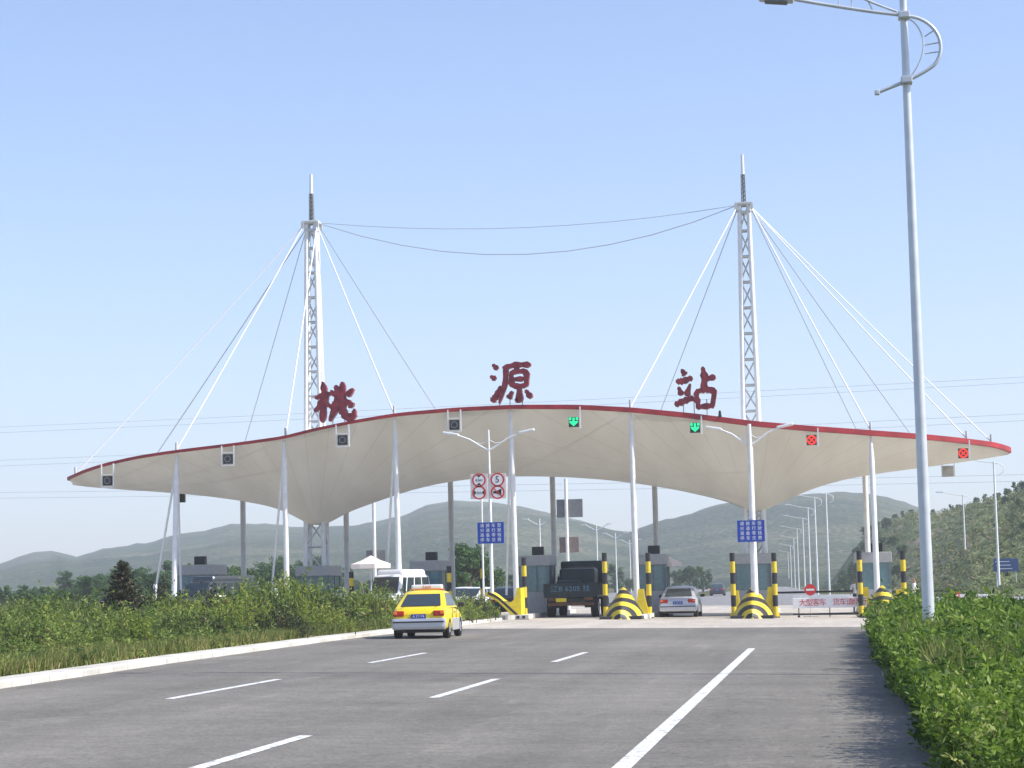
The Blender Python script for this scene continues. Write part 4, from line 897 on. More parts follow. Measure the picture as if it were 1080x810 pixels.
def sedan(name, loc, rz, paint, lower, label, cat, roofsign=False, hatch=False, W=.84, L=4.3, H=1.42):
    root = empty(name, loc, label, cat, None, rz); zt = .92
    st = [(-L / 2, W * .80, .42, zt - .20, 0), (-L / 2 + .05, W * .92, .34, zt - .06, .01), (-L / 2 + .25, W * .98, .26, zt, .02), (-L / 2 + .9, W, .22, zt, .02), (0, W, .2, zt - .02, .02), (L / 2 - 1.3, W, .22, zt - .05, .03), (L / 2 - .5, W * .97, .25, zt - .14, .03), (L / 2 - .1, W * .88, .32, zt - .26, .01), (L / 2, W * .75, .4, zt - .36, 0)]
    b = loft(st); body = b.build('body', paint, root)
    yr = -L / 2 + (.12 if hatch else .40); cabin(root, yr, yr + 1.0, L / 2 - 1.95, L / 2 - 1.15, W * .93, W * .70, zt - .03, H, paint, (.34, .66))
    # bumpers and lower skirt
    bm = MB(); bm.box((0, -L / 2 + .06, .44), (W * 2 * .97, .30, .34), bev=.09); bm.build('rear_bumper', lower, root)
    bm = MB(); bm.box((0, L / 2 - .1, .42), (W * 2 * .93, .3, .3), bev=.08); bm.build('front_bumper', lower, root)
    sk = MB(); [sk.box((s * (W - .005), 0, .40), (.05, L - 1.9 - .75, .36), bev=.015) for s in (-1, 1)]; sk.build('sill', lower, root)
    for s in (-1, 1):
        tl = MB(); tl.box((s * W * .72, -L / 2 + .03, .745), (W * .40, .12, .17), bev=.04); t = tl.build('tail_light', 'redlamp', root)
        ol = MB(); ol.box((s * W * .84, -L / 2 + .02, .76), (W * .14, .12, .09), bev=.02); ol.build('indicator', 'orange', t)
        hl = MB(); hl.box((s * W * .66, L / 2 - .06, .60), (W * .4, .12, .14), bev=.04); hl.build('headlight', 'signwhite', root)
        mr = MB(); mr.box((s * (W + .10), L / 2 - 1.5, zt + .05), (.2, .1, .13), bev=.03); mr.build('wing_mirror', 'dark', root)
        for y in (-L / 2 + .78, L / 2 - .85): wheel(root, s * (W - .10), y, .30)
        dl = MB(); dl.box((s * (W + .006), -.25, zt - .16), (.02, .16, .03)); dl.build('door_handle', 'dark', root)
    pl = MB(); pl.box((0, -L / 2 - .03 + .01, .66), (.44, .05, .14), bev=.01); pl_ = pl.build('number_plate', 'plateblue', root)
    uf = MB(); uf.box((0, 0, .24), (W * 1.7, L * .9, .12)); uf.build('underside', 'black', root)
    ex = MB().tube([(-.45, -L / 2 - .06, .24), (-.45, -L / 2 + .5, .24)], .03, 8); ex.build('exhaust', 'dark', root)
    sm = MB()
    for s in (-1, 1):
        sm.box((s * W * .60, -L / 2 + .22, zt + .022), (.012, .34, .012)); [sm.box((s * (W + .003), y, .62), (.012, .014, .48)) for y in (-.75, .12, .98)]
    sm.box((0, -L / 2 + .035, .60), (W * 1.15, .03, .014)); sm.build('panel_gap', 'dark', root)
    rs_ = MB(); rs_.box((0, -L / 2 - .10, .50), (W * 1.84, .03, .045), bev=.01); rs_.build('bumper_strip', 'dark', root); text_part('number', 'A 2T176', .10, 'signwhite', pl_, (0, -L / 2 - .048, .66))
    if roofsign:
        r = MB(); r.box((0, -.15, H + .1), (.95, .28, .15), bev=.05); rs = r.build('roof_sign', 'signwhite', root); r = MB(); r.box((0, -.15, H + .03), (1.0, .3, .03)); r.build('roof_sign_base', 'orange', rs)
        text_part('lettering', 'TAXI', .12, 'signred', root, (0, -.30, H + .1))
    return root
p = gnd(439, 674); sedan('taxi', (p.x - .0, p.y + 2.1, gz(p.x)), .04, 'taxi', 'silver', 'yellow taxi with silver bumper and a roof sign, driving towards the toll', 'taxi', True, W=.83, L=4.2, H=1.42)
p = gnd(718, 650.5); sedan('silver_car', (p.x, 103, gz(p.x)), .0, 'silver', 'silver', 'silver saloon car waiting at the booth right of the truck', 'car', W=.88, L=4.5)
# small cars seen through the plaza
p = at(537, 632, 112); sedan('dark_car', (p.x, 112, gz(p.x)), 0, 'darkcar', 'darkcar', 'dark saloon partly hidden behind the fourth column', 'car', W=.86)
p = at(757, 622, 260); sedan('distant_car', (p.x, 260, gz(p.x)), .0, 'darkcar', 'darkcar', 'dark car far down the road right of the silver car', 'car', W=.86)
p = at(503, 630, 122); sedan('white_car', (p.x, 122, gz(p.x)), PI - .5, 'vanwhite', 'vanwhite', 'white car coming out of the toll behind the green median end', 'car', W=.86)
p = at(488, 630, 128); sedan('white_car', (p.x, 128, gz(p.x)), PI - .3, 'vanwhite', 'vanwhite', 'white car just left of the other white car, behind the median', 'car', W=.86)
def van(name, loc, rz, paint, label, H=2.55, W=.93, L=5.2, cat='van'):
    root = empty(name, loc, label, cat, None, rz); zb = 1.15
    st = [(-L / 2, W * .93, .42, zb, 0), (-L / 2 + .1, W, .32, zb, 0), (0, W, .3, zb, 0), (L / 2 - .9, W, .32, zb, 0), (L / 2 - .55, W * .98, .33, zb - .08, .04), (L / 2 - .12, W * .92, .36, zb - .22, .03), (L / 2, W * .82, .42, zb - .35, 0)]
    loft(st).build('body', paint, root); cabin(root, -L / 2 + .03, -L / 2 + .14, L / 2 - 1.15, L / 2 - .62, W * .97, W * .84, zb - .03, H - .22, paint, (.3, .55, .8))
    r = MB(); r.box((0, -.45, H - .14), (W * 1.62, L - 1.6, .26), bev=.1, taper=.94); r.build('roof', paint, root)
    bm = MB(); bm.box((0, L / 2 - .06, .48), (W * 1.9, .24, .26), bev=.06); bm.build('front_bumper', 'dark' if paint == 'darkcar' else paint, root)
    gr = MB(); gr.box((0, L / 2 - .01, .72), (.9, .05, .13), bev=.02); gr.build('grille', 'dark', root)
    for s in (-1, 1):
        hl = MB(); hl.box((s * W * .70, L / 2 - .05, .72), (.32, .1, .18), bev=.03); hl.build('headlight', 'signwhite', root)
        mr = MB(); mr.box((s * (W + .13), L / 2 - .85, zb + .18), (.14, .08, .28), bev=.03); mr.build('wing_mirror', 'dark', root)
        for y in (-L / 2 + .95, L / 2 - .95): wheel(root, s * (W - .10), y, .33)
    pl = MB(); pl.box((0, L / 2 + .065, .5), (.44, .02, .14)); pl.build('number_plate', 'plateblue', root)
    return root
p = at(410, 632, 97); van('van', (p.x, 99, gz(p.x)), PI - .27, 'vanwhite', 'white high roofed van facing the camera behind the weeds, left of the taxi', 2.3, .84, 4.1)
p = at(217, 640, 97); van('van', (p.x, 99, gz(p.x)), PI - .5, 'darkcar', 'dark van behind the weeds at the left, near the leftmost columns', 2.08, .88, 4.6)
# truck from the rear
def truck(px, Y):
    x = at(px, 640, Y).x; root = empty('truck', (x, Y, gz(x)), 'dark blue green flatbed truck waiting between the booths', 'truck'); W = 1.26
    MB().box((0, 3.2, .78), (.9, 6.6, .24)).build('chassis', 'black', root)
    b = MB(); b.box((0, 2.3, 1.0), (2 * W, 4.8, .12)); 
    for s in (-1, 1):
        b.box((s * (W - .03), 2.3, 1.32), (.06, 4.8, .5))
        for k in range(6): b.box((s * (W + .02), .1 + k * .9, 1.32), (.05, .08, .56))
    b.box((0, 4.68, 1.5), (2 * W - .14, .06, .9)); b.build('bed', 'navy', root)
    t = MB(); t.box((0, -.09, 1.32), (2 * W - .02, .06, .56), bev=.01); [t.box((a * W, -.13, 1.32), (.07, .04, .56)) for a in (-.95, -.5, 0, .5, .95)]; tg = t.build('tailgate', 'navy', root)
    text_part('lettering', '辽B 6205 挂', .32, 'truckblue', root, (0, -.165, 1.33), sx=1.15)
    c = MB(); c.box((0, 5.7, 1.75), (2.1, 1.7, 1.9), bev=.12); c.build('cab', 'navy', root)
    g = MB(); g.box((0, 4.84, 2.15), (1.5, .03, .5), bev=.01); g.build('rear_window', 'glass', root)
    ld = MB(); ld.box((0, 3.6, 1.7), (1.75, 1.6, 1.25), bev=.15); ld.box((-.3, 2.2, 1.4), (1.2, 1.0, .7), bev=.12); ld.build('load', 'navy', root)
    for s in (-1, 1):
        for y in (.9, 5.5): wheel(root, s * (W - .22), y, .48, .34)
        tl = MB(); tl.box((s * .85, -.13, .86), (.4, .06, .14), bev=.02); tl.build('tail_light', 'rust', root)
        mf = MB(); mf.box((s * .86, .25, .72), (.5, .03, .55)); mf.build('mudflap', 'black', root)
    rb = MB(); rb.box((0, -.1, .62), (2.2, .08, .14), bev=.02); rb.build('rear_bumper', 'rust', root)
    pl = MB(); pl.box((-.45, -.16, .82), (.5, .03, .18)); pl.build('number_plate', 'yellow', root)
truck(602.5, 102.5)
# ------------------------------------------------------------------ parasols
def parasol(px, py, Y, r, label):
    p = at(px, py, Y); g = gz(p.x) + .0; h = p.z - g; root = empty('parasol', (p.x, Y, g), label, 'parasol', 'pale parasols beside the booths')
    MB().tube([(0, 0, 0), (0, 0, h)], .025, 8).build('pole', 'galv', root); c = MB(); n = 8; R = [(0.02, 0), (r * .5, -.22), (r, -.38), (r * .99, -.58)]
    vs = [(a * math.cos(2 * PI * (k + .5) / n), a * math.sin(2 * PI * (k + .5) / n), h + b) for a, b in R for k in range(n)]; c.add(vs, [(i * n + k, i * n + (k + 1) % n, (i + 1) * n + (k + 1) % n, (i + 1) * n + k) for i in range(3) for k in range(n)]); c.build('canopy_cloth', 'parasol', root)
    MB().disc((0, 0), .25, -.0, .08).build('base', 'dark', root).rotation_euler.x = PI / 2
parasol(391, 586, 97.2, .92, 'pale pink parasol above the white van'); parasol(703, 585, 106, .75, 'pale parasol above the silver car, right of the booth')
# ------------------------------------------------------------------ people
def person(px, Y, rz, shirt, label, pz=None, arm=.3):
    x = at(px, 630, Y).x; root = empty('person', (x, Y, gz(x) if pz is None else pz), label, 'person', None, rz)
    J = {'pelvis': (0, 0, .95, .135), 'waist': (0, 0, 1.1, .125), 'chest': (0, .01, 1.32, .15), 'neck': (0, 0, 1.49, .06), 'head0': (0, .01, 1.57, .075), 'head1': (0, .015, 1.65, .095), 'head2': (0, 0, 1.72, .07)}
    for s, n in ((-1, 'l'), (1, 'r')):
        J.update({n + 'sh': (s * .18, 0, 1.41, .07), n + 'el': (s * .26, .0 - .04 * s, 1.14, .045), n + 'wr': (s * .27, arm * .6, .93 + arm * .2, .032), n + 'ha': (s * .265, arm * .6 + .05, .86 + arm * .2, .034),
                  n + 'hip': (s * .09, 0, .90, .10), n + 'kn': (s * .11, .02 + .06 * s, .50, .065), n + 'an': (s * .12, .0 + .12 * s, .09, .042), n + 'to': (s * .13, .15 + .12 * s, .04, .038)})
    E_ = [('pelvis', 'waist'), ('waist', 'chest'), ('chest', 'neck'), ('neck', 'head0'), ('head0', 'head1'), ('head1', 'head2')]
    for n in 'lr': E_ += [('chest', n + 'sh'), (n + 'sh', n + 'el'), (n + 'el', n + 'wr'), (n + 'wr', n + 'ha'), ('pelvis', n + 'hip'), (n + 'hip', n + 'kn'), (n + 'kn', n + 'an'), (n + 'an', n + 'to')]
    ks = list(J); me = bpy.data.meshes.new('body'); me.from_pydata([J[k][:3] for k in ks], [(ks.index(a), ks.index(b)) for a, b in E_], []); o = bpy.data.objects.new('body', me); COL.objects.link(o)
    md = o.modifiers.new('s', 'SKIN'); 
    if not me.skin_vertices: bpy.context.view_layer.update()
    if not me.skin_vertices: me.attributes  # layer is made with the modifier evaluation below
    try:
        if not len(me.skin_vertices):
            bpy.context.view_layer.objects.active = o; bpy.ops.mesh.customdata_skin_add()
    except Exception as ex: print('skin', ex)
    for i, k in enumerate(ks): me.skin_vertices[0].data[i].radius = (J[k][3],) * 2 if k not in ('pelvis', 'waist', 'chest') else (J[k][3], J[k][3] * .72)
    me.skin_vertices[0].data[0].use_root = True; o.modifiers.new('u', 'SUBSURF').levels = 2; o.modifiers['u'].render_levels = 2; bpy.context.view_layer.update()
    m2 = bpy.data.meshes.new_from_object(o.evaluated_get(bpy.context.evaluated_depsgraph_get())); bpy.data.objects.remove(o); m2.materials.clear()
    for k in ('skin', shirt, 'trouser', 'hair', 'black'): m2.materials.append(M[k])
    for f in m2.polygons:
        c = f.center; z = c.z; f.use_smooth = True
        f.material_index = 3 if (z > 1.70 or (z > 1.6 and c.y < -.01)) else 0 if z > 1.47 else (1 if z > .98 and not (abs(c.x) > .22 and z < 1.16) else (0 if abs(c.x) > .215 and z > .75 else (4 if z < .07 else 2)))
    o = bpy.data.objects.new('body', m2); COL.objects.link(o); o.parent = root; return root
person(291, 98.5, PI, 'shirtwhite', 'person in a white shirt standing behind the weeds near the second column')
person(965, 106.5, PI / 2, 'shirtwhite', 'person in a white shirt standing right of the rightmost striped post'); person(903, 110, PI, 'shirtwhite', 'person in a white shirt beside the lane left of the rightmost booth')
# ------------------------------------------------------------------ small post in the weeds, power lines
p = at(164, 646, 92); o = MB(); o.tube([(0, 0, 0), (0, 0, 1.5)], .06, 10); o.tube([(0, 0, 1.5), (0, 0, 1.72)], [.1, .07], 10); tag(o.build('marker_post', 'galv', None, (p.x, 92, gz(p.x))), 'short pale marker post in the weeds left of the leftmost column', 'post')
def wire(a, b, Ya, Yb, label, r=.014):
    A = at(a[0], a[1], Ya); B = at(b[0], b[1], Yb); d = B - A; A2 = A - d * .6; B2 = B + d * .6; n = 24
    pts = [A2.lerp(B2, i / n) - Vector((0, 0, .006 * d.length * 4 * ((i / n) * (1 - i / n) - .18))) for i in range(n + 1)]
    tag(MB().tube(pts, r, 5).build('power_line', 'steel', None), label, 'power line', 'power lines crossing behind the roof')
for k, (a, b, s) in enumerate((((0, 450), (1080, 397), 'uppermost power line of the left sky, meeting the left mast halfway'), ((0, 456), (1080, 403), 'second power line from the top in the left sky'), ((0, 485), (1080, 436), 'third power line from the top in the left sky'), ((0, 491), (1080, 443), 'fourth power line from the top in the left sky'), ((0, 519), (1080, 500), 'fifth power line, crossing just under the left canopy tip'), ((0, 525), (1080, 507), 'lowest power line, crossing under the left canopy tip'))):
    wire(a, b, 240, 210, s)
# ------------------------------------------------------------------ vegetation
def near_hedge():
    n = 22000; Y = 13 + 60 * rng.random(n) ** 1.25; x0 = np.interp(Y, [13, 19, 48, 62, 73], [.95, 1.0, 1.12, 1.40, 1.78]) + .10 * np.sin(Y * .55) + .06 * np.sin(Y * 1.7); wd = np.clip(1.2 + Y * .075, 2, 6.5); u = rng.random(n) ** 1.1
    X = x0 + u * wd; h = .80 + .17 * (.6 * fnoise(X * .9, Y * .55, 4) + .75 * fnoise(X * 2.6, Y * 1.9, 14)) + rng.normal(size=n) * .11 - .12 * np.exp(-(u * wd) * 3.)
    h *= np.clip((74 - Y) / 4, .35, 1); tall = rng.random(n) < .06; h[tall] *= 1.2 + .2 * rng.random(tall.sum())
    b = np.stack([X, Y, -K * X + 0 * Y], 1); lf = (.013 + .0011 * Y) * rng.choice([.75, 1., 1.3], n)
    P, A, B, t = shoots(b, np.maximum(h, .3), lf, 34, .24, .26, .12)
    keep = P[:, 0] > np.interp(P[:, 1], [13, 19, 48, 62, 73], [.72, .74, .83, 1.12, 1.5]) - .35 * rng.random(len(P)) ** 2
    P, A, B, t = P[keep], A[keep], B[keep], t[keep]; t = t + .28 * fnoise(P[:, 0] * 1.2, P[:, 1] * .8, 21) - .05
    root = empty('hedge', (1.2, 40, gz(1.2)), 'dense bright green hedge along the right edge of the road', 'hedge'); off = np.array([1.2, 40, gz(1.2)])
    quads_obj('foliage', P - off, A, B, t, 'hedge', root)
    # feathery grass culms and thin shoots poking out of the top
    m_ = 26000; Yg = 15 + 58 * rng.random(m_) ** 1.3; cl_ = fnoise(Yg * .35, Yg * 0 + 1., 31) ; Xg = .98 + .0062 * (Yg - 19) + rng.random(m_) ** 1.2 * np.clip(1.2 + Yg * .075, 2, 6.5)
    keepg = fnoise(Xg * .9, Yg * .5, 33) > .1; Xg, Yg = Xg[keepg], Yg[keepg]; m_ = len(Xg); an = rng.uniform(0, PI, m_); hh = .55 + .5 * rng.random(m_)
    Pg = np.stack([Xg, Yg, -K * Xg + hh * .72 + .1], 1); Ag = np.stack([rng.normal(size=m_) * .07, rng.normal(size=m_) * .07, .16 + .12 * rng.random(m_)], 1); Bg = np.stack([np.cos(an), np.sin(an), 0 * an], 1) * (.004 + .00022 * Yg)[:, None]
    quads_obj('grass_blade', Pg - off, Ag, Bg, rng.random(m_) * .8, 'drygrass', root)['kind'] = 'stuff'
    st = MB()
    for i in range(0, n, 5):
        x, y, z = b[i] - off; st.tube([(x, y, z), (x + random.uniform(-.08, .08), y, z + h[i] * .8)], [.012, .006], 4, caps=False)
    st.build('stem', 'bark', root, fix=False)
near_hedge()
def median_weeds():
    n = 12500; Y = 24 + 68 * rng.random(n) ** 1.1; kxx = np.interp(Y, [p[1] for p in kp], [p[0] for p in kp]) - .55; e = np.clip((Y - 80) / 14, 0, 1); wd = 12 * (1 - e) + 4.0 * e; u = rng.random(n) ** 1.35
    X = kxx - u * wd; q = np.clip(u * wd / 3.6, 0, 1); h = .14 + .42 * q + (.08 + .24 * q) * (.7 * fnoise(X * .8, Y * .4, 9) + .5 * fnoise(X * 2.4, Y * 1.1, 19)) + rng.normal(size=n) * .07; h[rng.random(n) < .05] *= 1.6
    b = np.stack([X, Y, -K * X + .15], 1); P, A, B, t = shoots(b, np.maximum(h, .15), .028 + .0006 * Y, 22, .45, .35, .05)
    t = t + .45 * fnoise(P[:, 0] * .7, P[:, 1] * .3, 41) - .08; tag(quads_obj('weeds', P, A, B, t, 'weed'), 'tangled green weeds covering the median', 'weeds', None, 'stuff')
    n = 60000; Y = 24 + 68 * rng.random(n); kxx = np.interp(Y, [p[1] for p in kp], [p[0] for p in kp]) - .5; X = kxx - 3.0 * rng.random(n) ** 1.5
    P = np.stack([X, Y, -K * X + .12 + .12 * rng.random(n)], 1); A = np.stack([rng.normal(size=n) * .06, rng.normal(size=n) * .06, .12 + .16 * rng.random(n)], 1); an = rng.uniform(0, PI, n); B = np.stack([np.cos(an), np.sin(an), 0 * an], 1) * .014
    tag(quads_obj('grass', P, A, B, rng.random(n), 'drygrass'), 'short dry grass along the median kerb', 'grass', None, 'stuff')
    # verge right of the hedge
    n = 5000; Y = 20 + 120 * rng.random(n); X = 6 + 12 * rng.random(n); X += np.clip(Y - 76, 0, 12) * .9; h = .25 + .2 * rng.random(n); b = np.stack([X, Y, -K * np.minimum(X, 25)], 1); P, A, B, t = shoots(b, h, .09, 10, .6, .4, .05)
    tag(quads_obj('verge_weeds', P, A, B, t, 'weed'), 'low weeds on the right verge', 'weeds', None, 'stuff')
median_weeds()
def bush_proto(seed, h, w, m='bush', nsh=60, per=26, leaf=.07):
    b = np.stack([rng.normal(size=nsh) * w * .35, rng.normal(size=nsh) * w * .35, np.zeros(nsh)], 1); r = np.hypot(b[:, 0], b[:, 1]) / w
    hh = h * np.clip(1.1 - r * .9, .35, 1.1) * rng.uniform(.7, 1.1, nsh); P, A, B, t = shoots(b, hh, leaf, per, .28, .35, .1)
    root = empty('shrub', (0, 0, 0)); quads_obj('foliage', P, A, B, t, m, root); st = MB()
    for i in range(0, nsh, 3): x, y, z = b[i]; st.tube([(x, y, z - .1), (x, y, hh[i] * .85)], [.02, .008], 5, caps=False)
    st.build('stem', 'bark', root, fix=False); return root
bp = [bush_proto(k, 1.1, 1.35, m, 95, 34, .048) for k, m in enumerate(('bush', 'brightbush', 'darkbush'))]
used = [False] * 3
spots = [(492, 86, .85), (503, 88, .75), (514, 90, .7), (524, 92.5, .65), (497, 92, .8), (508, 93, .75), (478, 84, .95), (462, 82, .9), (440, 82, .95), (420, 80, 1.), (400, 80, 1.05), (383, 78, 1.05), (533, 91, .6), (498, 83, .7), (5, 40, .8), (28, 44, 1.), (52, 52, 1.1), (88, 50, .9), (110, 60, 1.1), (146, 58, .9), (176, 74, 1.25), (205, 62, 1.), (226, 70, 1.2), (252, 62, .9), (275, 66, 1.1), (296, 76, 1.3), (318, 72, 1.2), (338, 70, 1.), (366, 76, 1.), (388, 80, .8), (70, 44, .7), (135, 48, .6), (215, 56, .6), (22, 76, 1.15), (48, 68, 1.1), (75, 62, 1.3), (98, 66, .9), (165, 70, 1.0), (190, 66, 1.2), (214, 72, 1.15), (238, 66, .85), (262, 76, 1.1), (283, 70, 1.05), (305, 68, 1.15), (330, 72, 1.25), (352, 78, 1.05), (372, 84, .9), (10, 50, .9), (60, 46, .8), (120, 52, .85), (185, 54, .75), (245, 60, .7), (300, 60, .7), (345, 66, .7), (35, 60, 1.), (150, 60, .8), (402, 84, .75), (490, 88, .6), (505, 89, .55), (455, 86, .5)]
desc = ['yellowish', 'bright green', 'dark green']
for i, (px, Y, s) in enumerate(spots):
    s *= random.choice((.95, 1.15, 1.35)) * (.68 if px < 130 and Y < 56 else 1)
    x = min(at(px, 650, Y).x, kx(Y) - .5 - (.75 if Y < 80 else .25) * s); loc = (x, Y, gz(x) + .15); k = (0, 1, 2, 1, 0)[i % 5]; gr = 'shrubs growing in the median'; lb = 'leafy green shrub growing among the weeds of the left median'
    lb = ('mid green', 'bright yellow green', 'dark brownish green')[k] + ' leafy shrub growing among the weeds of the left median'; gr = ('mid green', 'bright yellow green', 'dark')[k] + ' shrubs in the median'
    if not used[k]: o = bp[k]; used[k] = True; o.location = loc; tag(o, lb, 'shrub', gr); o.scale = (s, s, s)
    else: o = dup(bp[k], loc, random.uniform(0, 6), lb, gr, (s * random.uniform(.8, 1.2), s, s * random.uniform(.85, 1.15)))
def conifer(px, Y, h, label):
    x = at(px, 650, Y).x; root = empty('conifer', (x, Y, gz(x) + .1), label, 'tree'); MB().tube([(0, 0, 0), (0, 0, h * .95)], [.06, .012], 7).build('trunk', 'bark', root)
    P = []; AX = []
    for k in range(70):
        t = (k / 70) ** .9; z = h * (.08 + .9 * t); L = h * .40 * (1 - t) ** .8 + .06; a = k * 2.4; nn = int(30 + 60 * (1 - t))
        for _ in range(nn): u = random.random(); r = L * u; P.append((r * math.cos(a) + random.gauss(0, .06), r * math.sin(a) + random.gauss(0, .06), z + .25 * r - .2 * r * u + random.gauss(0, .04))); AX.append((math.cos(a), math.sin(a), .5))
    P = np.array(P); A, B = leaves(P, np.full(len(P), .075), 2.6, .1, np.array(AX)); quads_obj('crown', P, A, B, rng.random(len(P)), 'conifer', root)
conifer(130, 66, 2.3, 'dark little conifer standing above the weeds at the left')
def tree_proto(h, w, m='treeleaf', ncl=34, per=85, leaf=.2, trunk=True):
    root = empty('tree', (0, 0, 0)); tr = MB(); tr.tube([(0, 0, -.3), (.05, 0, h * .3), (-.05, .05, h * .6), (0, 0, h * .85)], [.045 * h ** .8, .035 * h ** .8, .02 * h ** .8, .008], 7)
    P = []; T = []
    for k in range(ncl):
        z = h * (.22 + .74 * random.random() ** .8); rr = w * .5 * math.sqrt(max(.05, 1 - ((z / h - .5) / .55) ** 2)) * random.uniform(.35, 1); a = random.uniform(0, 2 * PI); c = np.array([rr * math.cos(a), rr * math.sin(a), z]); s = w * random.uniform(.10, .2)
        tr.tube([(0, 0, z * .6), tuple(c * .6 + np.array([0, 0, z * .25])), tuple(c)], [.05, .03, .01], 4, caps=False)
        q = rand_unit(per) * (s * rng.random(per) ** .35)[:, None] * np.array([1, 1, .75]); P.append(c + q); T.append(np.full(per, random.uniform(.05, .75)) + rng.uniform(-.15, .15, per))
    P = np.concatenate(P); A, B = leaves(P, np.full(len(P), leaf), 1.7, .5); tr.build('trunk', 'bark', root, fix=False); quads_obj('crown', P, A, B, np.concatenate(T), m, root); return root
tp = [tree_proto(5.5, 4.2, leaf=.15, per=110), tree_proto(6.5, 3.6, ncl=42, leaf=.15), tree_proto(5., 5., leaf=.15, per=110)]; tused = [False] * 3
def put_tree(k, loc, s, label, group):
    s3 = (s, s, s * random.uniform(.9, 1.15))
    if not tused[k]: tused[k] = True; o = tp[k]; o.location = loc; o.scale = s3; tag(o, label, 'tree', group)
    else:
        o = dup(tp[k], loc, random.uniform(0, 6), label, group, s3); o['category'] = 'tree'
# belt of trees at the left beyond the other carriageway
for i in range(150):
    px = -30 + i * 2.55 + random.uniform(-3, 3); Y = random.uniform(190, 330); x = at(px, 620, Y).x
    hpx = interp([(-30, 628), (0, 622), (60, 611), (100, 604), (180, 598), (330, 592), (400, 604)], px); top = at(px, hpx + random.uniform(-3, 12), Y).z; s = (top - gz(x)) / 5.9
    put_tree(i % 3, (x, Y, gz(x) - .3), max(.35, s), 'dark green tree in the belt at the foot of the hills, left of the roof', 'trees in the belt left of the plaza')
for px, Y, top, lb in ((496, 150, 573, 'dark green tree behind the white cars, left of the left blue sign'), (478, 160, 588, 'smaller dark tree just left of the tree behind the white cars'), (520, 155, 590, 'tree right of the left blue sign, behind the column')):
    x = at(px, 620, Y).x; put_tree(0, (x, Y, gz(x) - .2), (at(px, top, Y).z - gz(x)) / 5.7, lb, None)
for i in range(34):
    px = 345 + i * 16 + random.uniform(-5, 5)
    if 745 < px < 880: continue
    Y = random.uniform(300, 420); x = at(px, 615, Y).x; put_tree(i % 3, (x, Y, gz(x) - .3), random.uniform(.45, .8), 'small distant tree in the low line beyond the toll booths', 'distant trees beyond the booths')
# near hillside: trees on the crest and its left flank, scrub over it
crest = [(944, .95, 1.), (952, .98, .8), (961, 1, .9), (984, 1, .8), (1003, 1, .9), (1011, .98, .8), (1030, 1, .9), (1039, .97, .8), (1052, 1, 1.0), (1063, .98, 1.1), (1071, 1, 1.1), (1080, .98, 1.2), (1060, .8, .8), (1074, .7, .9), (1068, .6, .7), (1078, .5, .8)]
for k, (px, t, s) in enumerate(crest): p = nh_point(px, t); put_tree(k % 3, p - Vector((0, 0, .4)), s * .30, 'dark tree on the slope or crest of the right hillside', 'trees on the right hillside')
flank = [(882, .15), (888, .25), (893, .3), (899, .4), (905, .45), (911, .6), (917, .5), (923, .7), (929, .55), (935, .75), (900, .2), (908, .15), (916, .22), (925, .3), (933, .35), (941, .5), (890, .08), (898, .05), (945, .2), (936, .12), (950, .4), (903, .6), (912, .85), (925, .9)]
for k, (px, t) in enumerate(flank): p = nh_point(px, t); put_tree(k % 3, p - Vector((0, 0, .4)), random.uniform(.32, .6), 'green tree at the left flank of the right hillside', 'trees on the flank of the right hillside')
P = []; T = []
for k in range(1300):
    px = random.uniform(930, 1120); t = random.uniform(.0, 1.0); p = nh_point(px, t); s = random.uniform(.2, .75); q = rand_unit(26) * s * np.array([1, 1, .8]) * (rng.random(26) ** .4)[:, None]; P.append(np.array(p) + q + np.array([0, 0, s * .4])); T.append(np.full(26, random.random()) + rng.uniform(-.15, .15, 26))
P = np.concatenate(P); A, B = leaves(P, np.full(len(P), .16), 1.8, .5); tag(quads_obj('scrub', P, A, B, np.concatenate(T), 'scrub'), 'low scrub covering the right hillside', 'scrub', None, 'stuff')
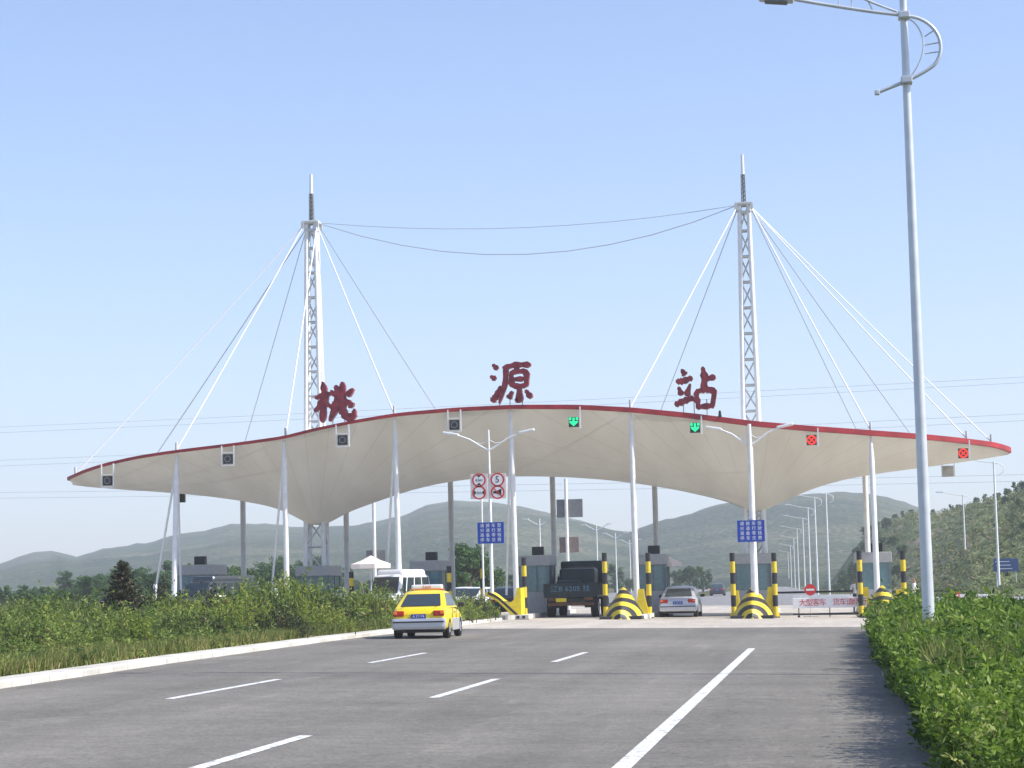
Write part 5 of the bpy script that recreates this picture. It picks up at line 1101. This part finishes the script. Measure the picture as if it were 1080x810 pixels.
# ------------------------------------------------------------------ haze, sky, sun
hz = bpy.data.materials.new('haze_air'); hz.use_nodes = True; n = hz.node_tree.nodes; n.remove(n['Principled BSDF']); pv = n.new('ShaderNodeVolumePrincipled')
pv.inputs['Color'].default_value = (.88, .93, 1, 1); pv.inputs['Density'].default_value = .00034; pv.inputs['Anisotropy'].default_value = .1
hz.node_tree.links.new(pv.outputs[0], n['Material Output'].inputs['Volume'])
mb = MB(); mb.box((0, 1300, 100), (9000, 3600, 212)); o = mb.build('haze', hz); tag(o, kind='stuff'); 
mb = None
W = bpy.data.worlds.new('World'); S.world = W; W.use_nodes = True; wn = W.node_tree.nodes; bg = wn['Background']
sky = wn.new('ShaderNodeTexSky'); sky.sky_type = 'NISHITA'; sky.sun_disc = False; EL, AZ = math.radians(43), math.radians(97)
sky.sun_elevation = EL; sky.sun_rotation = AZ; sky.altitude = 50; sky.air_density = 1.0; sky.dust_density = .9; sky.ozone_density = 5.
tn = wn.new('ShaderNodeMix'); tn.data_type = 'RGBA'; tn.blend_type = 'MULTIPLY'; tn.inputs['Factor'].default_value = 1; tn.inputs['B'].default_value = (1.09, .995, 1.03, 1)
W.node_tree.links.new(sky.outputs[0], tn.inputs['A']); W.node_tree.links.new(tn.outputs['Result'], bg.inputs['Color']); bg.inputs['Strength'].default_value = .12
sd = bpy.data.lights.new('sun', 'SUN'); sd.energy = 3.9; sd.angle = math.radians(.55); sd.color = (1, .955, .88); so = bpy.data.objects.new('sun', sd); COL.objects.link(so)
sdir = Vector((math.sin(AZ) * math.cos(EL), math.cos(AZ) * math.cos(EL), math.sin(EL))); so.rotation_euler = sdir.to_track_quat('Z', 'Y').to_euler(); so.location = (60, -20, 80)
S.view_settings.view_transform = 'Standard'; S.view_settings.look = 'None'; S.view_settings.exposure = .78; S.view_settings.gamma = 1
S.render.engine = 'CYCLES'; S.cycles.max_bounces = 8; S.cycles.transparent_max_bounces = 8; S.cycles.volume_bounces = 1
S.render.resolution_x = 1024; S.render.resolution_y = 768
